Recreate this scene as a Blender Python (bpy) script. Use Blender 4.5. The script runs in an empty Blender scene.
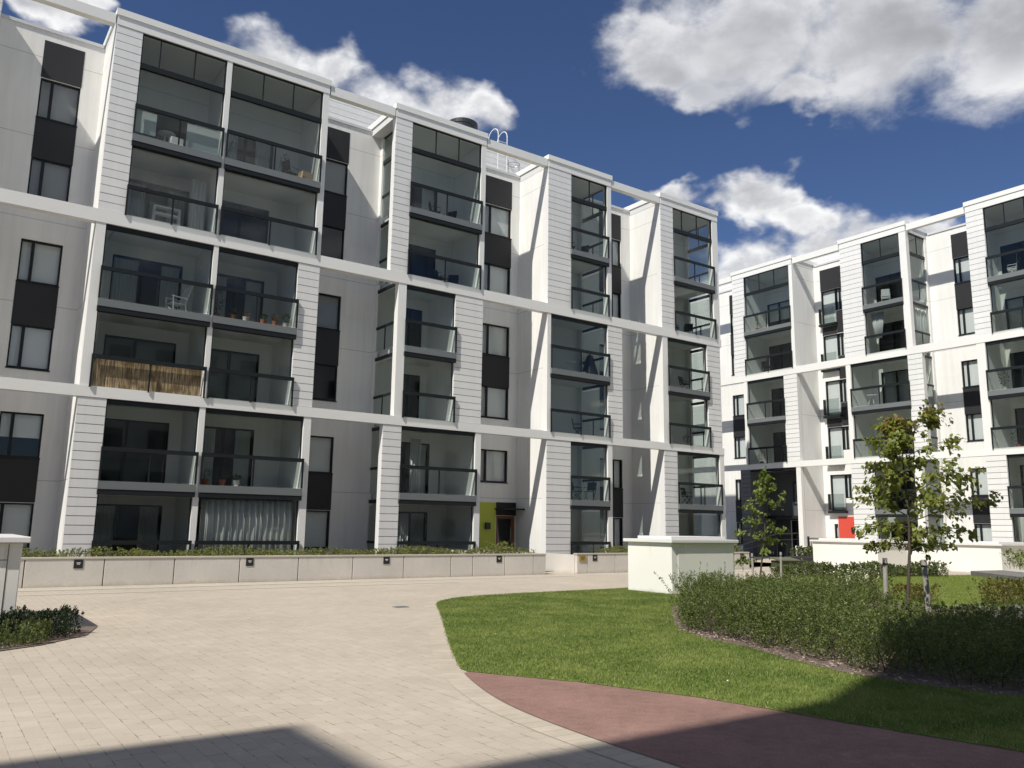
import bpy, bmesh, math, random
import numpy as np
from mathutils import Vector, Matrix

random.seed(7)
rng = np.random.default_rng(11)
R = math.radians
scene = bpy.context.scene
col = scene.collection

# ------------------------------------------------------------------ camera
CAM_F, CAM_YAW, CAM_PITCH, CAM_ROLL, CAM_H = 825.93, 54.719, 9.844, 0.842, 1.6
y_, p_, r_ = R(CAM_YAW), R(CAM_PITCH), R(CAM_ROLL)
fwd = Vector((math.cos(y_) * math.cos(p_), math.sin(y_) * math.cos(p_), math.sin(p_)))
right = Vector((math.sin(y_), -math.cos(y_), 0))
up = right.cross(fwd)
r2 = math.cos(r_) * right + math.sin(r_) * up
u2 = -math.sin(r_) * right + math.cos(r_) * up
cd = bpy.data.cameras.new('camera')
cam = bpy.data.objects.new('camera', cd)
col.objects.link(cam)
cd.sensor_fit = 'HORIZONTAL'
cd.sensor_width = 36.0
cd.lens = CAM_F / 1024.0 * 36.0
cd.clip_start = 0.05
cd.clip_end = 3000
m = Matrix((r2, u2, -fwd)).transposed().to_4x4()
m.translation = (0, 0, CAM_H)
cam.matrix_world = m
scene.camera = cam

# ------------------------------------------------------------------ sun, sky, exposure
SUN_D = Vector((1.0, 0.345, -1.25)).normalized()          # travel direction of the light
sun_el = math.asin(-SUN_D.z)
sun_rot = math.atan2(-SUN_D.x, -SUN_D.y)
sd = bpy.data.lights.new('sun', 'SUN')
sun = bpy.data.objects.new('sun', sd)
col.objects.link(sun)
sd.energy = 4.4
sd.angle = R(0.53)
sd.color = (1.0, 0.955, 0.88)
sun.rotation_euler = SUN_D.to_track_quat('-Z', 'Y').to_euler()
sun.location = (-20, -7, 40)
SKY_STRENGTH = 0.075
scene.view_settings.view_transform = 'Standard'
scene.view_settings.look = 'None'
scene.view_settings.gamma = 1
scene.view_settings.exposure = 0.24
scene.view_settings.use_curve_mapping = False
try:
    scene.cycles.transparent_max_bounces = 24
    scene.cycles.max_bounces = 8
    scene.cycles.use_denoising = True
except Exception:
    pass


class NT:
    """tiny helper for node trees"""
    def __init__(self, tree):
        self.t = tree

    def n(self, typ, **kw):
        nd = self.t.nodes.new(typ)
        for k, v in kw.items():
            setattr(nd, k, v)
        return nd

    def put(self, sock, v):
        if v is None:
            return
        if isinstance(v, bpy.types.NodeSocket):
            self.t.links.new(v, sock)
        else:
            if hasattr(sock, 'default_value'):
                try:
                    sock.default_value = v
                except Exception:
                    sock.default_value = tuple(v) + (1.0,)

    def math(self, op, a, b=None, c=None, clamp=False):
        nd = self.n('ShaderNodeMath', operation=op, use_clamp=clamp)
        self.put(nd.inputs[0], a)
        if b is not None:
            self.put(nd.inputs[1], b)
        if c is not None:
            self.put(nd.inputs[2], c)
        return nd.outputs[0]

    def vmath(self, op, a, b=None, scale=None):
        nd = self.n('ShaderNodeVectorMath', operation=op)
        self.put(nd.inputs[0], a)
        if b is not None:
            self.put(nd.inputs[1], b)
        if scale is not None:
            self.put(nd.inputs['Scale'], scale)
        return nd.outputs[0]

    def mix(self, fac, a, b, blend='MIX'):
        nd = self.n('ShaderNodeMix', data_type='RGBA', blend_type=blend)
        self.put(nd.inputs[0], fac)
        for sock, v in ((nd.inputs[6], a), (nd.inputs[7], b)):
            if isinstance(v, bpy.types.NodeSocket):
                self.t.links.new(v, sock)
            else:
                sock.default_value = tuple(v)[:3] + (1.0,)
        return nd.outputs[2]

    def noise(self, vec, scale, detail=3, rough=0.5, dist=0.0):
        nd = self.n('ShaderNodeTexNoise')
        self.put(nd.inputs['Vector'], vec)
        nd.inputs['Scale'].default_value = scale
        nd.inputs['Detail'].default_value = detail
        nd.inputs['Roughness'].default_value = rough
        nd.inputs['Distortion'].default_value = dist
        return nd.outputs[0]

    def smooth(self, v, a, b, o0=0.0, o1=1.0):
        nd = self.n('ShaderNodeMapRange', interpolation_type='SMOOTHSTEP')
        self.put(nd.inputs[0], v)
        self.put(nd.inputs[1], a)
        self.put(nd.inputs[2], b)
        self.put(nd.inputs[3], o0)
        self.put(nd.inputs[4], o1)
        return nd.outputs[0]

    def lin(self, v, a, b, o0=0.0, o1=1.0):
        nd = self.n('ShaderNodeMapRange')
        self.put(nd.inputs[0], v)
        self.put(nd.inputs[1], a)
        self.put(nd.inputs[2], b)
        self.put(nd.inputs[3], o0)
        self.put(nd.inputs[4], o1)
        return nd.outputs[0]


world = bpy.data.worlds.new('World')
scene.world = world
world.use_nodes = True
wt = NT(world.node_tree)
world.node_tree.nodes.clear()
out = wt.n('ShaderNodeOutputWorld')
sky = wt.n('ShaderNodeTexSky', sky_type='NISHITA', sun_disc=False)
sky.sun_elevation = sun_el
sky.sun_rotation = sun_rot
sky.altitude = 50
sky.air_density = 0.85
sky.dust_density = 0.15
sky.ozone_density = 2.2
tc = wt.n('ShaderNodeTexCoord')
D = tc.outputs['Generated']
sx = wt.n('ShaderNodeSeparateXYZ')
world.node_tree.links.new(D, sx.inputs[0])
az = wt.math('MULTIPLY', wt.math('ARCTAN2', sx.outputs[1], sx.outputs[0]), 180 / math.pi)
el = wt.math('MULTIPLY', wt.math('ARCSINE', sx.outputs[2]), 180 / math.pi)
dn = wt.vmath('MULTIPLY', D, (1, 1, 1.5))
w1 = wt.noise(dn, 13.0, 4, 0.5, 0.0)
w2 = wt.noise(wt.vmath('ADD', dn, (3.1, 7.7, 1.3)), 13.0, 4, 0.5, 0.0)
azw = wt.math('ADD', az, wt.math('MULTIPLY', wt.math('SUBTRACT', w1, 0.5), 10.0))
elw = wt.math('ADD', el, wt.math('MULTIPLY', wt.math('SUBTRACT', w2, 0.5), 6.5))
# clouds: azimuth, elevation, half widths (degrees), weight
CLOUDS = [(43.2, 31.4, 6.0, 3.0), (37.0, 31.5, 9.0, 4.0), (28.0, 30.2, 9.0, 4.6), (20.0, 28.5, 8.5, 4.6), (13, 29, 9, 6),
          (33.0, 36.5, 14.0, 5.0), (41.0, 29.0, 4.0, 1.8), (34.5, 28.0, 4.0, 1.6),
          (72.0, 29.0, 5.2, 3.2), (68.0, 29.6, 3.2, 2.3), (62.8, 27.6, 5.0, 3.2), (58.2, 28.2, 3.2, 2.6),
          (65, 25.5, 7, 3), 
          (37.6, 21.8, 2.8, 2.0), (34.6, 20.4, 3.2, 1.9), (42.6, 22.6, 2.8, 1.2),
          (38.5, 16.4, 5.0, 2.7), (33.5, 17.8, 4.0, 1.9), (30.0, 18.6, 4.0, 1.9), (27.6, 18.4, 3.0, 1.3), (36, 14, 9, 3.0),
          (85.6, 30.4, 2.4, 1.7), (80, 42, 6, 3),
          (120, 35, 16, 7), (150, 25, 20, 8), (-30, 26, 30, 14), (-75, 30, 26, 15), (2, 18, 12, 5), (-15, 55, 26, 12), (230, 20, 20, 6), (-60, 66, 40, 10), (-120, 45, 25, 14)]  # clouds out of view, added to grey the glass reflections and neutralise shade
field = None
for (ca, ce, ra, re) in CLOUDS:
    da = wt.math('DIVIDE', wt.math('SUBTRACT', azw, ca), ra)
    de = wt.math('DIVIDE', wt.math('SUBTRACT', elw, ce), re)
    q = wt.math('ADD', wt.math('MULTIPLY', da, da), wt.math('MULTIPLY', de, de))
    f = wt.math('SUBTRACT', 1.0, wt.math('SQRT', q))
    field = f if field is None else wt.math('SMOOTH_MAX', field, f, 0.3)
n1 = wt.noise(dn, 11.0, 10, 0.6, 0.25)
n2 = wt.noise(dn, 34.0, 6, 0.6, 0.2)
nz = wt.math('ADD', wt.math('MULTIPLY', wt.math('SUBTRACT', n1, 0.5), 1.9), wt.math('MULTIPLY', wt.math('SUBTRACT', n2, 0.5), 0.45))
dens_raw = wt.math('ADD', wt.math('MULTIPLY', field, 1.9), nz)
dens = wt.smooth(dens_raw, -0.15, 1.05)
# cloud tone: thick parts grey, rims and sun side white
toS = -SUN_D
dn_s = wt.vmath('ADD', dn, tuple(toS * 0.035))
n1s = wt.noise(dn_s, 11.0, 10, 0.6, 0.25)
slope = wt.math('SUBTRACT', n1, n1s)
lit = wt.smooth(slope, -0.16, 0.16)
thick = wt.smooth(field, 0.30, 0.95)
big = wt.noise(dn, 5.0, 3, 0.5)
greyz = wt.math('MULTIPLY', thick, wt.smooth(big, 0.35, 0.62), clamp=True)
gdark = wt.math('MULTIPLY', wt.smooth(az, 36, 22), wt.smooth(el, 24.5, 28.5), clamp=True)
greyz = wt.math('ADD', wt.math('MULTIPLY', greyz, 0.55), wt.math('MULTIPLY', gdark, wt.math('MULTIPLY', thick, 0.55)), clamp=True)
cshade = wt.mix(lit, (0.53, 0.54, 0.57), (0.86, 0.86, 0.865))
cright = wt.math('MULTIPLY', wt.smooth(az, 52, 42), wt.smooth(el, 24.0, 27.5), clamp=True)
cshade = wt.mix(wt.math('MULTIPLY', cright, 0.5), cshade, (0.46, 0.475, 0.52))
ccol = wt.mix(greyz, cshade, (0.29, 0.30, 0.325))
skyc = wt.vmath('SCALE', sky.outputs[0], scale=SKY_STRENGTH)
# the deep polarised blue of the photograph
skyc = wt.mix(1.0, skyc, (0.64, 0.73, 0.93), 'MULTIPLY')
fin = wt.mix(dens, skyc, ccol)
bg = wt.n('ShaderNodeBackground')
world.node_tree.links.new(fin, bg.inputs[0])
bg.inputs[1].default_value = 1.0
world.node_tree.links.new(bg.outputs[0], out.inputs[0])


# ------------------------------------------------------------------ materials
MATS = {}


def principled(name, base=(0.5, 0.5, 0.5), rough=0.6, metal=0.0, spec=0.5):
    mt = bpy.data.materials.new(name)
    mt.use_nodes = True
    t = NT(mt.node_tree)
    b = mt.node_tree.nodes['Principled BSDF']
    b.inputs['Base Color'].default_value = (*base, 1)
    b.inputs['Roughness'].default_value = rough
    b.inputs['Metallic'].default_value = metal
    b.inputs['Specular IOR Level'].default_value = spec
    MATS[name] = mt
    return mt, t, b


def bump(t, b, h, strength=0.3, dist=0.01):
    nd = t.n('ShaderNodeBump')
    nd.inputs['Strength'].default_value = strength
    nd.inputs['Distance'].default_value = dist
    t.put(nd.inputs['Height'], h)
    t.t.links.new(nd.outputs[0], b.inputs['Normal'])


def pos(t):
    return t.n('ShaderNodeNewGeometry').outputs['Position']


def mottled(name, base, rough=0.7, amt=0.12, scale=1.2, fine=30.0, bumps=0.15, spec=0.4, metal=0.0):
    mt, t, b = principled(name, base, rough, metal, spec)
    P = pos(t)
    n = t.noise(P, scale, 5, 0.6)
    n2_ = t.noise(P, fine, 3, 0.6)
    v = t.math('ADD', t.lin(n, 0.25, 0.75, 1 - amt, 1 + amt), t.lin(n2_, 0.3, 0.7, -amt * 0.4, amt * 0.4))
    t.t.links.new(t.vmath('SCALE', tuple(base), scale=v), b.inputs['Base Color'])
    if bumps:
        bump(t, b, n2_, bumps, 0.01)
    return mt


# rendered wall: large panels with joints, faint rain streaks
def wall_mat(name, base, horiz_axis):
    mt, t, b = principled(name, base, 0.75, 0, 0.3)
    P = pos(t)
    s = t.n('ShaderNodeSeparateXYZ')
    t.t.links.new(P, s.inputs[0])
    z = s.outputs[2]
    jz = t.math('ABSOLUTE', t.math('SUBTRACT', t.math('FRACT', t.math('DIVIDE', t.math('SUBTRACT', z, -0.08), 3.0)), 0.5))
    joint = t.math('GREATER_THAN', jz, 0.4965)
    n = t.noise(P, 0.7, 4, 0.6)
    st = t.noise(t.vmath('MULTIPLY', P, (3.0, 3.0, 0.18)), 1.6, 4, 0.6)
    fine = t.noise(P, 60, 2, 0.5)
    v = t.math('ADD', t.lin(n, 0.3, 0.7, 0.965, 1.02), t.lin(st, 0.35, 0.75, 0.015, -0.075))
    pan = t.n('ShaderNodeTexWhiteNoise')
    fl = t.vmath('FLOOR', t.vmath('ADD', t.vmath('MULTIPLY', P, (0.28, 0.28, 0.3333)), (0.11, 0.27, 0.53)))
    t.put(pan.inputs['Vector'], fl)
    v = t.math('ADD', v, t.lin(pan.outputs['Value'], 0, 1, -0.018, 0.018))
    c = t.vmath('SCALE', tuple(base), scale=v)
    c = t.mix(t.math('MULTIPLY', joint, 0.55), c, (0.16, 0.16, 0.155))
    t.t.links.new(c, b.inputs['Base Color'])
    bump(t, b, fine, 0.12, 0.004)
    return mt


wall_mat('wall_render', (0.795, 0.79, 0.755), 0)
mt, t, b = principled('clad_board', (0.775, 0.775, 0.748), 0.5, 0, 0.4)
ge = t.n('ShaderNodeNewGeometry')
st = t.noise(t.vmath('MULTIPLY', ge.outputs['Position'], (4.0, 4.0, 0.25)), 1.5, 4, 0.6)
v = t.math('ADD', t.lin(ge.outputs['Random Per Island'], 0, 1, 0.955, 1.02), t.lin(st, 0.35, 0.75, 0.01, -0.05))
t.t.links.new(t.vmath('SCALE', (0.775, 0.775, 0.748), scale=v), b.inputs['Base Color'])
mottled('clad_gap', (0.22, 0.22, 0.22), 0.7, 0.02)
mottled('beam_white', (0.79, 0.79, 0.75), 0.5, 0.035, 0.6, 50, 0.05)
mottled('balcony_plaster', (0.66, 0.66, 0.64), 0.8, 0.05, 0.7, 40, 0.08)
mottled('entrance_grey', (0.085, 0.088, 0.092), 0.6, 0.06, 0.8, 40, 0.05)
mottled('grey_clad', (0.16, 0.165, 0.172), 0.55, 0.06, 0.8, 40, 0.05)
mottled('fascia', (0.165, 0.18, 0.18), 0.45, 0.04, 0.8, 50, 0.03)
mottled('dark_metal', (0.013, 0.016, 0.018), 0.5, 0.1, 2, 50, 0.0, 0.25)
mottled('panel_black', (0.021, 0.021, 0.023), 0.6, 0.07, 0.8, 60, 0.05)
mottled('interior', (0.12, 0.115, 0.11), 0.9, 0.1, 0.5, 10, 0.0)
mottled('blind', (0.62, 0.635, 0.63), 0.8, 0.03, 0.6, 40, 0.0)
mottled('blind_dim', (0.25, 0.262, 0.27), 0.8, 0.04, 0.6, 40, 0.0)
mottled('curtain', (0.72, 0.72, 0.70), 0.85, 0.04, 1, 40, 0.0)
mottled('roof_metal', (0.62, 0.62, 0.61), 0.45, 0.03, 0.7, 40, 0.03)
mottled('lime_panel', (0.44, 0.50, 0.055), 0.5, 0.04, 0.8, 40, 0.03)
mottled('red_panel', (0.60, 0.075, 0.05), 0.5, 0.04, 0.8, 40, 0.03)
mottled('door_wood', (0.22, 0.085, 0.035), 0.55, 0.15, 3, 40, 0.05)
mottled('planter_concrete', (0.60, 0.57, 0.515), 0.8, 0.10, 0.7, 25, 0.2)
mottled('planter_cap', (0.47, 0.43, 0.36), 0.8, 0.05, 0.9, 25, 0.2)
mottled('box_render', (0.80, 0.785, 0.72), 0.8, 0.025, 0.8, 60, 0.12)
mottled('box_cap', (0.72, 0.71, 0.68), 0.45, 0.03, 0.8, 60, 0.03)
mottled('plaque_black', (0.022, 0.022, 0.024), 0.4, 0.1, 3, 50, 0)
mottled('letter_white', (0.75, 0.75, 0.72), 0.6, 0.02)
mottled('sign_yellow', (0.36, 0.25, 0.06), 0.5, 0.08, 4, 50, 0)
mottled('sign_dark', (0.10, 0.07, 0.03), 0.5, 0.05)
mottled('soil', (0.15, 0.112, 0.09), 0.95, 0.25, 2, 25, 0.6)
mottled('mulch_chip', (0.31, 0.235, 0.195), 0.95, 0.3, 9, 60, 0.0)
mottled('white_paint', (0.78, 0.78, 0.76), 0.4, 0.03)
mottled('black_plastic', (0.02, 0.02, 0.022), 0.45, 0.1)
mottled('cardboard', (0.42, 0.30, 0.17), 0.85, 0.08, 5)
mottled('terracotta', (0.33, 0.12, 0.06), 0.8, 0.1, 6)
mottled('pot_pale', (0.52, 0.5, 0.46), 0.7, 0.06, 6)
mottled('flower_pink', (0.72, 0.16, 0.2), 0.7, 0.1, 20)
mottled('flower_cream', (0.72, 0.68, 0.5), 0.8, 0.1, 20)
mottled('bark', (0.075, 0.058, 0.043), 0.9, 0.3, 14, 60, 0.5)
mottled('stake_wood', (0.33, 0.31, 0.28), 0.85, 0.18, 7, 60, 0.3)
mottled('strap', (0.03, 0.03, 0.03), 0.8, 0.1)
mottled('stone_grey', (0.17, 0.165, 0.155), 0.85, 0.22, 3, 30, 0.5)
mottled('green_wood', (0.055, 0.066, 0.03), 0.7, 0.1, 4, 40, 0.1)
mottled('wood_lid', (0.115, 0.12, 0.075), 0.7, 0.12, 4, 40, 0.1)
mottled('steel_grey', (0.33, 0.33, 0.33), 0.4, 0.05, 3, 40, 0, 0.5, 0.6)
mottled('vent_black', (0.03, 0.032, 0.036), 0.45, 0.1)
mottled('plastic_blue', (0.05, 0.10, 0.22), 0.5, 0.05)
mottled('terrain_base', (0.28, 0.26, 0.23), 0.9, 0.1, 0.4, 8, 0.1)
mottled('opal_glass', (0.50, 0.55, 0.53), 0.35, 0.03, 1, 20, 0)

# splash dirt at the foot of the boxes and planters, drips under their caps
for nm, top in (('box_render', 1.27), ('planter_concrete', 0.66)):
    mt = MATS[nm]
    t = NT(mt.node_tree)
    b = mt.node_tree.nodes['Principled BSDF']
    src = b.inputs['Base Color'].links[0].from_socket
    P = pos(t)
    sp = t.n('ShaderNodeSeparateXYZ')
    t.t.links.new(P, sp.inputs[0])
    nn = t.noise(P, 5.0, 5, 0.65)
    drip = t.noise(t.vmath('MULTIPLY', P, (1, 1, 0.08)), 7.0, 3, 0.6)
    foot = t.smooth(t.math('ADD', sp.outputs[2], t.math('MULTIPLY', nn, 0.22)), 0.23, 0.06)
    run = t.math('MULTIPLY', t.smooth(drip, 0.55, 0.72), t.smooth(sp.outputs[2], top - 0.55, top))
    c = t.mix(t.math('MULTIPLY', foot, 0.4), src, (0.27, 0.23, 0.17))
    c = t.mix(t.math('MULTIPLY', run, 0.16), c, (0.24, 0.22, 0.18))
    t.t.links.new(c, b.inputs['Base Color'])

# reed screen
mt, t, b = principled('reed', (0.3, 0.22, 0.1), 0.85)
P = pos(t)
nn = t.noise(t.vmath('MULTIPLY', P, (1, 1, 0.06)), 26, 4, 0.7)
n3 = t.noise(P, 2.2, 2, 0.5)
c = t.mix(t.smooth(nn, 0.35, 0.68), (0.085, 0.06, 0.035), (0.47, 0.36, 0.20))
c = t.mix(t.smooth(n3, 0.5, 0.7), c, (0.13, 0.09, 0.04))
t.t.links.new(c, b.inputs['Base Color'])
bump(t, b, nn, 0.6, 0.02)


# window and balcony glass: tinted transparency with a fresnel mirror
def glass(name, tint, refl=1.0, ior=1.5):
    mt = bpy.data.materials.new(name)
    mt.use_nodes = True
    t = NT(mt.node_tree)
    mt.node_tree.nodes.clear()
    o = t.n('ShaderNodeOutputMaterial')
    tr = t.n('ShaderNodeBsdfTransparent')
    tr.inputs[0].default_value = (*tint, 1)
    gl = t.n('ShaderNodeBsdfGlossy')
    gl.inputs['Color'].default_value = (0.95, 0.97, 0.98, 1)
    gl.inputs['Roughness'].default_value = 0.012
    ge = t.n('ShaderNodeNewGeometry')
    dp = t.n('ShaderNodeVectorMath', operation='DOT_PRODUCT')
    t.t.links.new(ge.outputs['Normal'], dp.inputs[0])
    t.t.links.new(ge.outputs['Incoming'], dp.inputs[1])
    cs = t.math('ABSOLUTE', dp.outputs['Value'])
    fres = t.math('ADD', 0.042, t.math('MULTIPLY', 0.958, t.math('POWER', t.math('SUBTRACT', 1.0, cs, clamp=True), 5.0)))
    P = pos(t)
    wav = t.noise(P, 0.9, 2, 0.5)
    bm = t.n('ShaderNodeBump')
    bm.inputs['Strength'].default_value = 0.05
    bm.inputs['Distance'].default_value = 0.02
    t.put(bm.inputs['Height'], wav)
    t.t.links.new(bm.outputs[0], gl.inputs['Normal'])
    mx = t.n('ShaderNodeMixShader')
    t.t.links.new(t.math('MULTIPLY', fres, refl, clamp=True), mx.inputs[0])
    t.t.links.new(tr.outputs[0], mx.inputs[1])
    t.t.links.new(gl.outputs[0], mx.inputs[2])
    t.t.links.new(mx.outputs[0], o.inputs[0])
    MATS[name] = mt


glass('balcony_glass', (0.80, 0.83, 0.82), 0.7)
glass('window_glass', (0.95, 0.965, 0.96), 0.55)
glass('rail_glass', (0.79, 0.82, 0.815), 0.55)

# pavers: sand-filled joints, each stone its own tone, small dark gaps where the joints cross
mt, t, b = principled('paver', (0.42, 0.37, 0.3), 0.85, 0, 0.25)
P = pos(t)
rot = t.n('ShaderNodeVectorRotate', rotation_type='Z_AXIS')
t.put(rot.inputs['Vector'], P)
rot.inputs['Angle'].default_value = R(-90)
br = t.n('ShaderNodeTexBrick')
t.t.links.new(rot.outputs[0], br.inputs['Vector'])
br.inputs['Scale'].default_value = 1.0
br.inputs['Brick Width'].default_value = 0.21
br.inputs['Row Height'].default_value = 0.14
br.inputs['Mortar Size'].default_value = 0.004
br.inputs['Mortar Smooth'].default_value = 0.4
br.inputs['Color1'].default_value = (0.475, 0.415, 0.335, 1)
br.inputs['Color2'].default_value = (0.437, 0.38, 0.304, 1)
br.inputs['Mortar'].default_value = (0.40, 0.345, 0.27, 1)
big_ = t.noise(P, 0.35, 5, 0.6)
med = t.noise(P, 2.3, 4, 0.6)
fin_ = t.noise(P, 45, 3, 0.6)
v = t.math('ADD', t.lin(big_, 0.3, 0.7, 0.91, 1.08), t.lin(med, 0.3, 0.7, -0.05, 0.05))
v = t.math('ADD', v, t.lin(fin_, 0.3, 0.7, -0.05, 0.05))
c = t.vmath('SCALE', br.outputs['Color'], scale=v)
spots = t.math('MULTIPLY', br.outputs['Fac'], t.smooth(t.noise(P, 7.0, 2, 0.5), 0.52, 0.62))
c = t.mix(t.math('MULTIPLY', spots, 0.75), c, (0.12, 0.10, 0.08))
c = t.mix(t.smooth(t.noise(P, 0.9, 6, 0.7), 0.60, 0.72, 0.0, 0.35), c, (0.56, 0.51, 0.425))
dk = t.smooth(t.noise(P, 1.7, 7, 0.75), 0.64, 0.74, 0.0, 0.45)
c = t.mix(dk, c, (0.25, 0.215, 0.17))
t.t.links.new(c, b.inputs['Base Color'])
hh = t.math('ADD', t.math('MULTIPLY', br.outputs['Fac'], -1.0), t.math('MULTIPLY', fin_, 0.5))
bump(t, b, hh, 0.4, 0.005)

# paver border (uses UV along the curve)
mt, t, b = principled('paver_border', (0.46, 0.40, 0.32), 0.85, 0, 0.25)
uv = t.n('ShaderNodeTexCoord').outputs['UV']
br = t.n('ShaderNodeTexBrick')
t.t.links.new(uv, br.inputs['Vector'])
br.offset = 0.0
br.inputs['Scale'].default_value = 1.0
br.inputs['Brick Width'].default_value = 0.16
br.inputs['Row Height'].default_value = 0.26
br.inputs['Mortar Size'].default_value = 0.005
br.inputs['Color1'].default_value = (0.48, 0.42, 0.335, 1)
br.inputs['Color2'].default_value = (0.44, 0.385, 0.305, 1)
br.inputs['Mortar'].default_value = (0.34, 0.295, 0.23, 1)
P = pos(t)
v = t.lin(t.noise(P, 3.5, 4, 0.6), 0.3, 0.7, 0.9, 1.1)
t.t.links.new(t.vmath('SCALE', br.outputs['Color'], scale=v), b.inputs['Base Color'])
bump(t, b, t.math('MULTIPLY', br.outputs['Fac'], -1.0), 0.4, 0.006)

# red path
mt, t, b = principled('red_asphalt', (0.2, 0.085, 0.075), 0.9, 0, 0.25)
P = pos(t)
g1 = t.noise(P, 160, 2, 0.7)
g2 = t.noise(P, 1.1, 5, 0.65)
g3 = t.noise(P, 9, 4, 0.6)
c = t.mix(t.smooth(g1, 0.3, 0.7), (0.185, 0.102, 0.084), (0.345, 0.215, 0.178))
v = t.math('ADD', t.lin(g2, 0.3, 0.7, 0.80, 1.14), t.lin(g3, 0.3, 0.7, -0.10, 0.10))
c = t.vmath('SCALE', c, scale=v)
c = t.mix(t.smooth(t.noise(P, 0.8, 7, 0.75, 0.6), 0.55, 0.72, 0, .45), c, (0.40, 0.31, 0.26))
t.t.links.new(c, b.inputs['Base Color'])
bump(t, b, g1, 0.4, 0.006)

# lawn soil sheet
mt, t, b = principled('lawn_sheet', (0.06, 0.11, 0.02), 0.9, 0, 0.2)
P = pos(t)
g1 = t.noise(P, 2.0, 5, 0.65)
g2 = t.noise(P, 40, 3, 0.7)
c = t.mix(t.smooth(g1, 0.3, 0.7), (0.10, 0.165, 0.025), (0.20, 0.25, 0.06))
c = t.vmath('SCALE', c, scale=t.lin(g2, 0.3, 0.7, 0.7, 1.25))
t.t.links.new(c, b.inputs['Base Color'])
bump(t, b, g2, 0.5, 0.02)


def leaf_mat(name, c1, c2, c3=None, trans=0.35, rough=0.5):
    mt = bpy.data.materials.new(name)
    mt.use_nodes = True
    t = NT(mt.node_tree)
    mt.node_tree.nodes.clear()
    o = t.n('ShaderNodeOutputMaterial')
    ge = t.n('ShaderNodeNewGeometry')
    rp = ge.outputs['Random Per Island']
    n = t.noise(ge.outputs['Position'], 1.6, 3, 0.6)
    c = t.mix(t.math('ADD', t.math('MULTIPLY', rp, 0.65), t.lin(n, 0.3, 0.7, -0.1, 0.45), clamp=True), c1, c2)
    if c3:
        hot = t.math('GREATER_THAN', t.math('FRACT', t.math('MULTIPLY', rp, 17.3)), 0.93)
        c = t.mix(hot, c, c3)
    pb = t.n('ShaderNodeBsdfPrincipled')
    pb.inputs['Roughness'].default_value = rough
    pb.inputs['Specular IOR Level'].default_value = 0.35
    t.put(pb.inputs['Base Color'], c)
    tl = t.n('ShaderNodeBsdfTranslucent')
    t.put(tl.inputs['Color'], t.mix(0.5, c, t.mix(1.0, c, (1.5, 1.6, 0.5), 'MULTIPLY')))
    mx = t.n('ShaderNodeMixShader')
    mx.inputs[0].default_value = trans
    t.t.links.new(pb.outputs[0], mx.inputs[1])
    t.t.links.new(tl.outputs[0], mx.inputs[2])
    t.t.links.new(mx.outputs[0], o.inputs[0])
    MATS[name] = mt


def grass_mat(name, dark, mid, light, dry):
    mt = bpy.data.materials.new(name)
    mt.use_nodes = True
    t = NT(mt.node_tree)
    mt.node_tree.nodes.clear()
    o = t.n('ShaderNodeOutputMaterial')
    ge = t.n('ShaderNodeNewGeometry')
    rp = ge.outputs['Random Per Island']
    P = ge.outputs['Position']
    n1_ = t.noise(P, 0.9, 5, 0.65, 0.4)
    n2_ = t.noise(P, 5.0, 4, 0.65)
    k = t.math('ADD', t.lin(n1_, 0.36, 0.64, 0.0, 0.70), t.lin(n2_, 0.3, 0.7, -0.12, 0.30), clamp=True)
    c = t.mix(k, dark, light)
    c = t.mix(t.math('MULTIPLY', rp, 0.5), c, mid)
    c = t.mix(t.math('GREATER_THAN', t.math('FRACT', t.math('MULTIPLY', rp, 13.7)), 0.92), c, dry)
    pb = t.n('ShaderNodeBsdfPrincipled')
    pb.inputs['Roughness'].default_value = 0.6
    pb.inputs['Specular IOR Level'].default_value = 0.25
    t.put(pb.inputs['Base Color'], c)
    tl = t.n('ShaderNodeBsdfTranslucent')
    t.put(tl.inputs['Color'], c)
    mx = t.n('ShaderNodeMixShader')
    mx.inputs[0].default_value = 0.35
    t.t.links.new(pb.outputs[0], mx.inputs[1])
    t.t.links.new(tl.outputs[0], mx.inputs[2])
    t.t.links.new(mx.outputs[0], o.inputs[0])
    MATS[name] = mt


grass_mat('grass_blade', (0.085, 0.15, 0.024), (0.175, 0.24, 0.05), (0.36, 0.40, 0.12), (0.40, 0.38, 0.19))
leaf_mat('grass_blade_yellowish', (0.15, 0.20, 0.03), (0.26, 0.29, 0.075), (0.32, 0.30, 0.11), 0.35, 0.6)  # yellower green for the far lawn
leaf_mat('hedge_leaf', (0.07, 0.105, 0.026), (0.20, 0.24, 0.08), (0.27, 0.29, 0.13), 0.38)
leaf_mat('shrub_dark_leaf', (0.014, 0.026, 0.010), (0.036, 0.055, 0.020), None, 0.2)
leaf_mat('shrub_mid_leaf', (0.085, 0.115, 0.036), (0.19, 0.215, 0.08), None, 0.3)
leaf_mat('planter_leaf', (0.11, 0.14, 0.032), (0.30, 0.31, 0.10), (0.23, 0.2, 0.09), 0.3)
leaf_mat('yellow_shrub_leaf', (0.10, 0.105, 0.022), (0.22, 0.19, 0.05), (0.25, 0.16, 0.06), 0.3)
leaf_mat('tree_leaf', (0.12, 0.15, 0.026), (0.33, 0.35, 0.095), (0.42, 0.42, 0.19), 0.48, 0.4)
leaf_mat('tree_leaf_red', (0.17, 0.075, 0.035), (0.24, 0.13, 0.055), None, 0.35)
leaf_mat('tree_leaf_far', (0.10, 0.145, 0.024), (0.23, 0.28, 0.07), (0.22, 0.25, 0.09), 0.35, 0.5)
leaf_mat('pot_leaf', (0.02, 0.04, 0.012), (0.06, 0.09, 0.025), None, 0.25)


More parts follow.
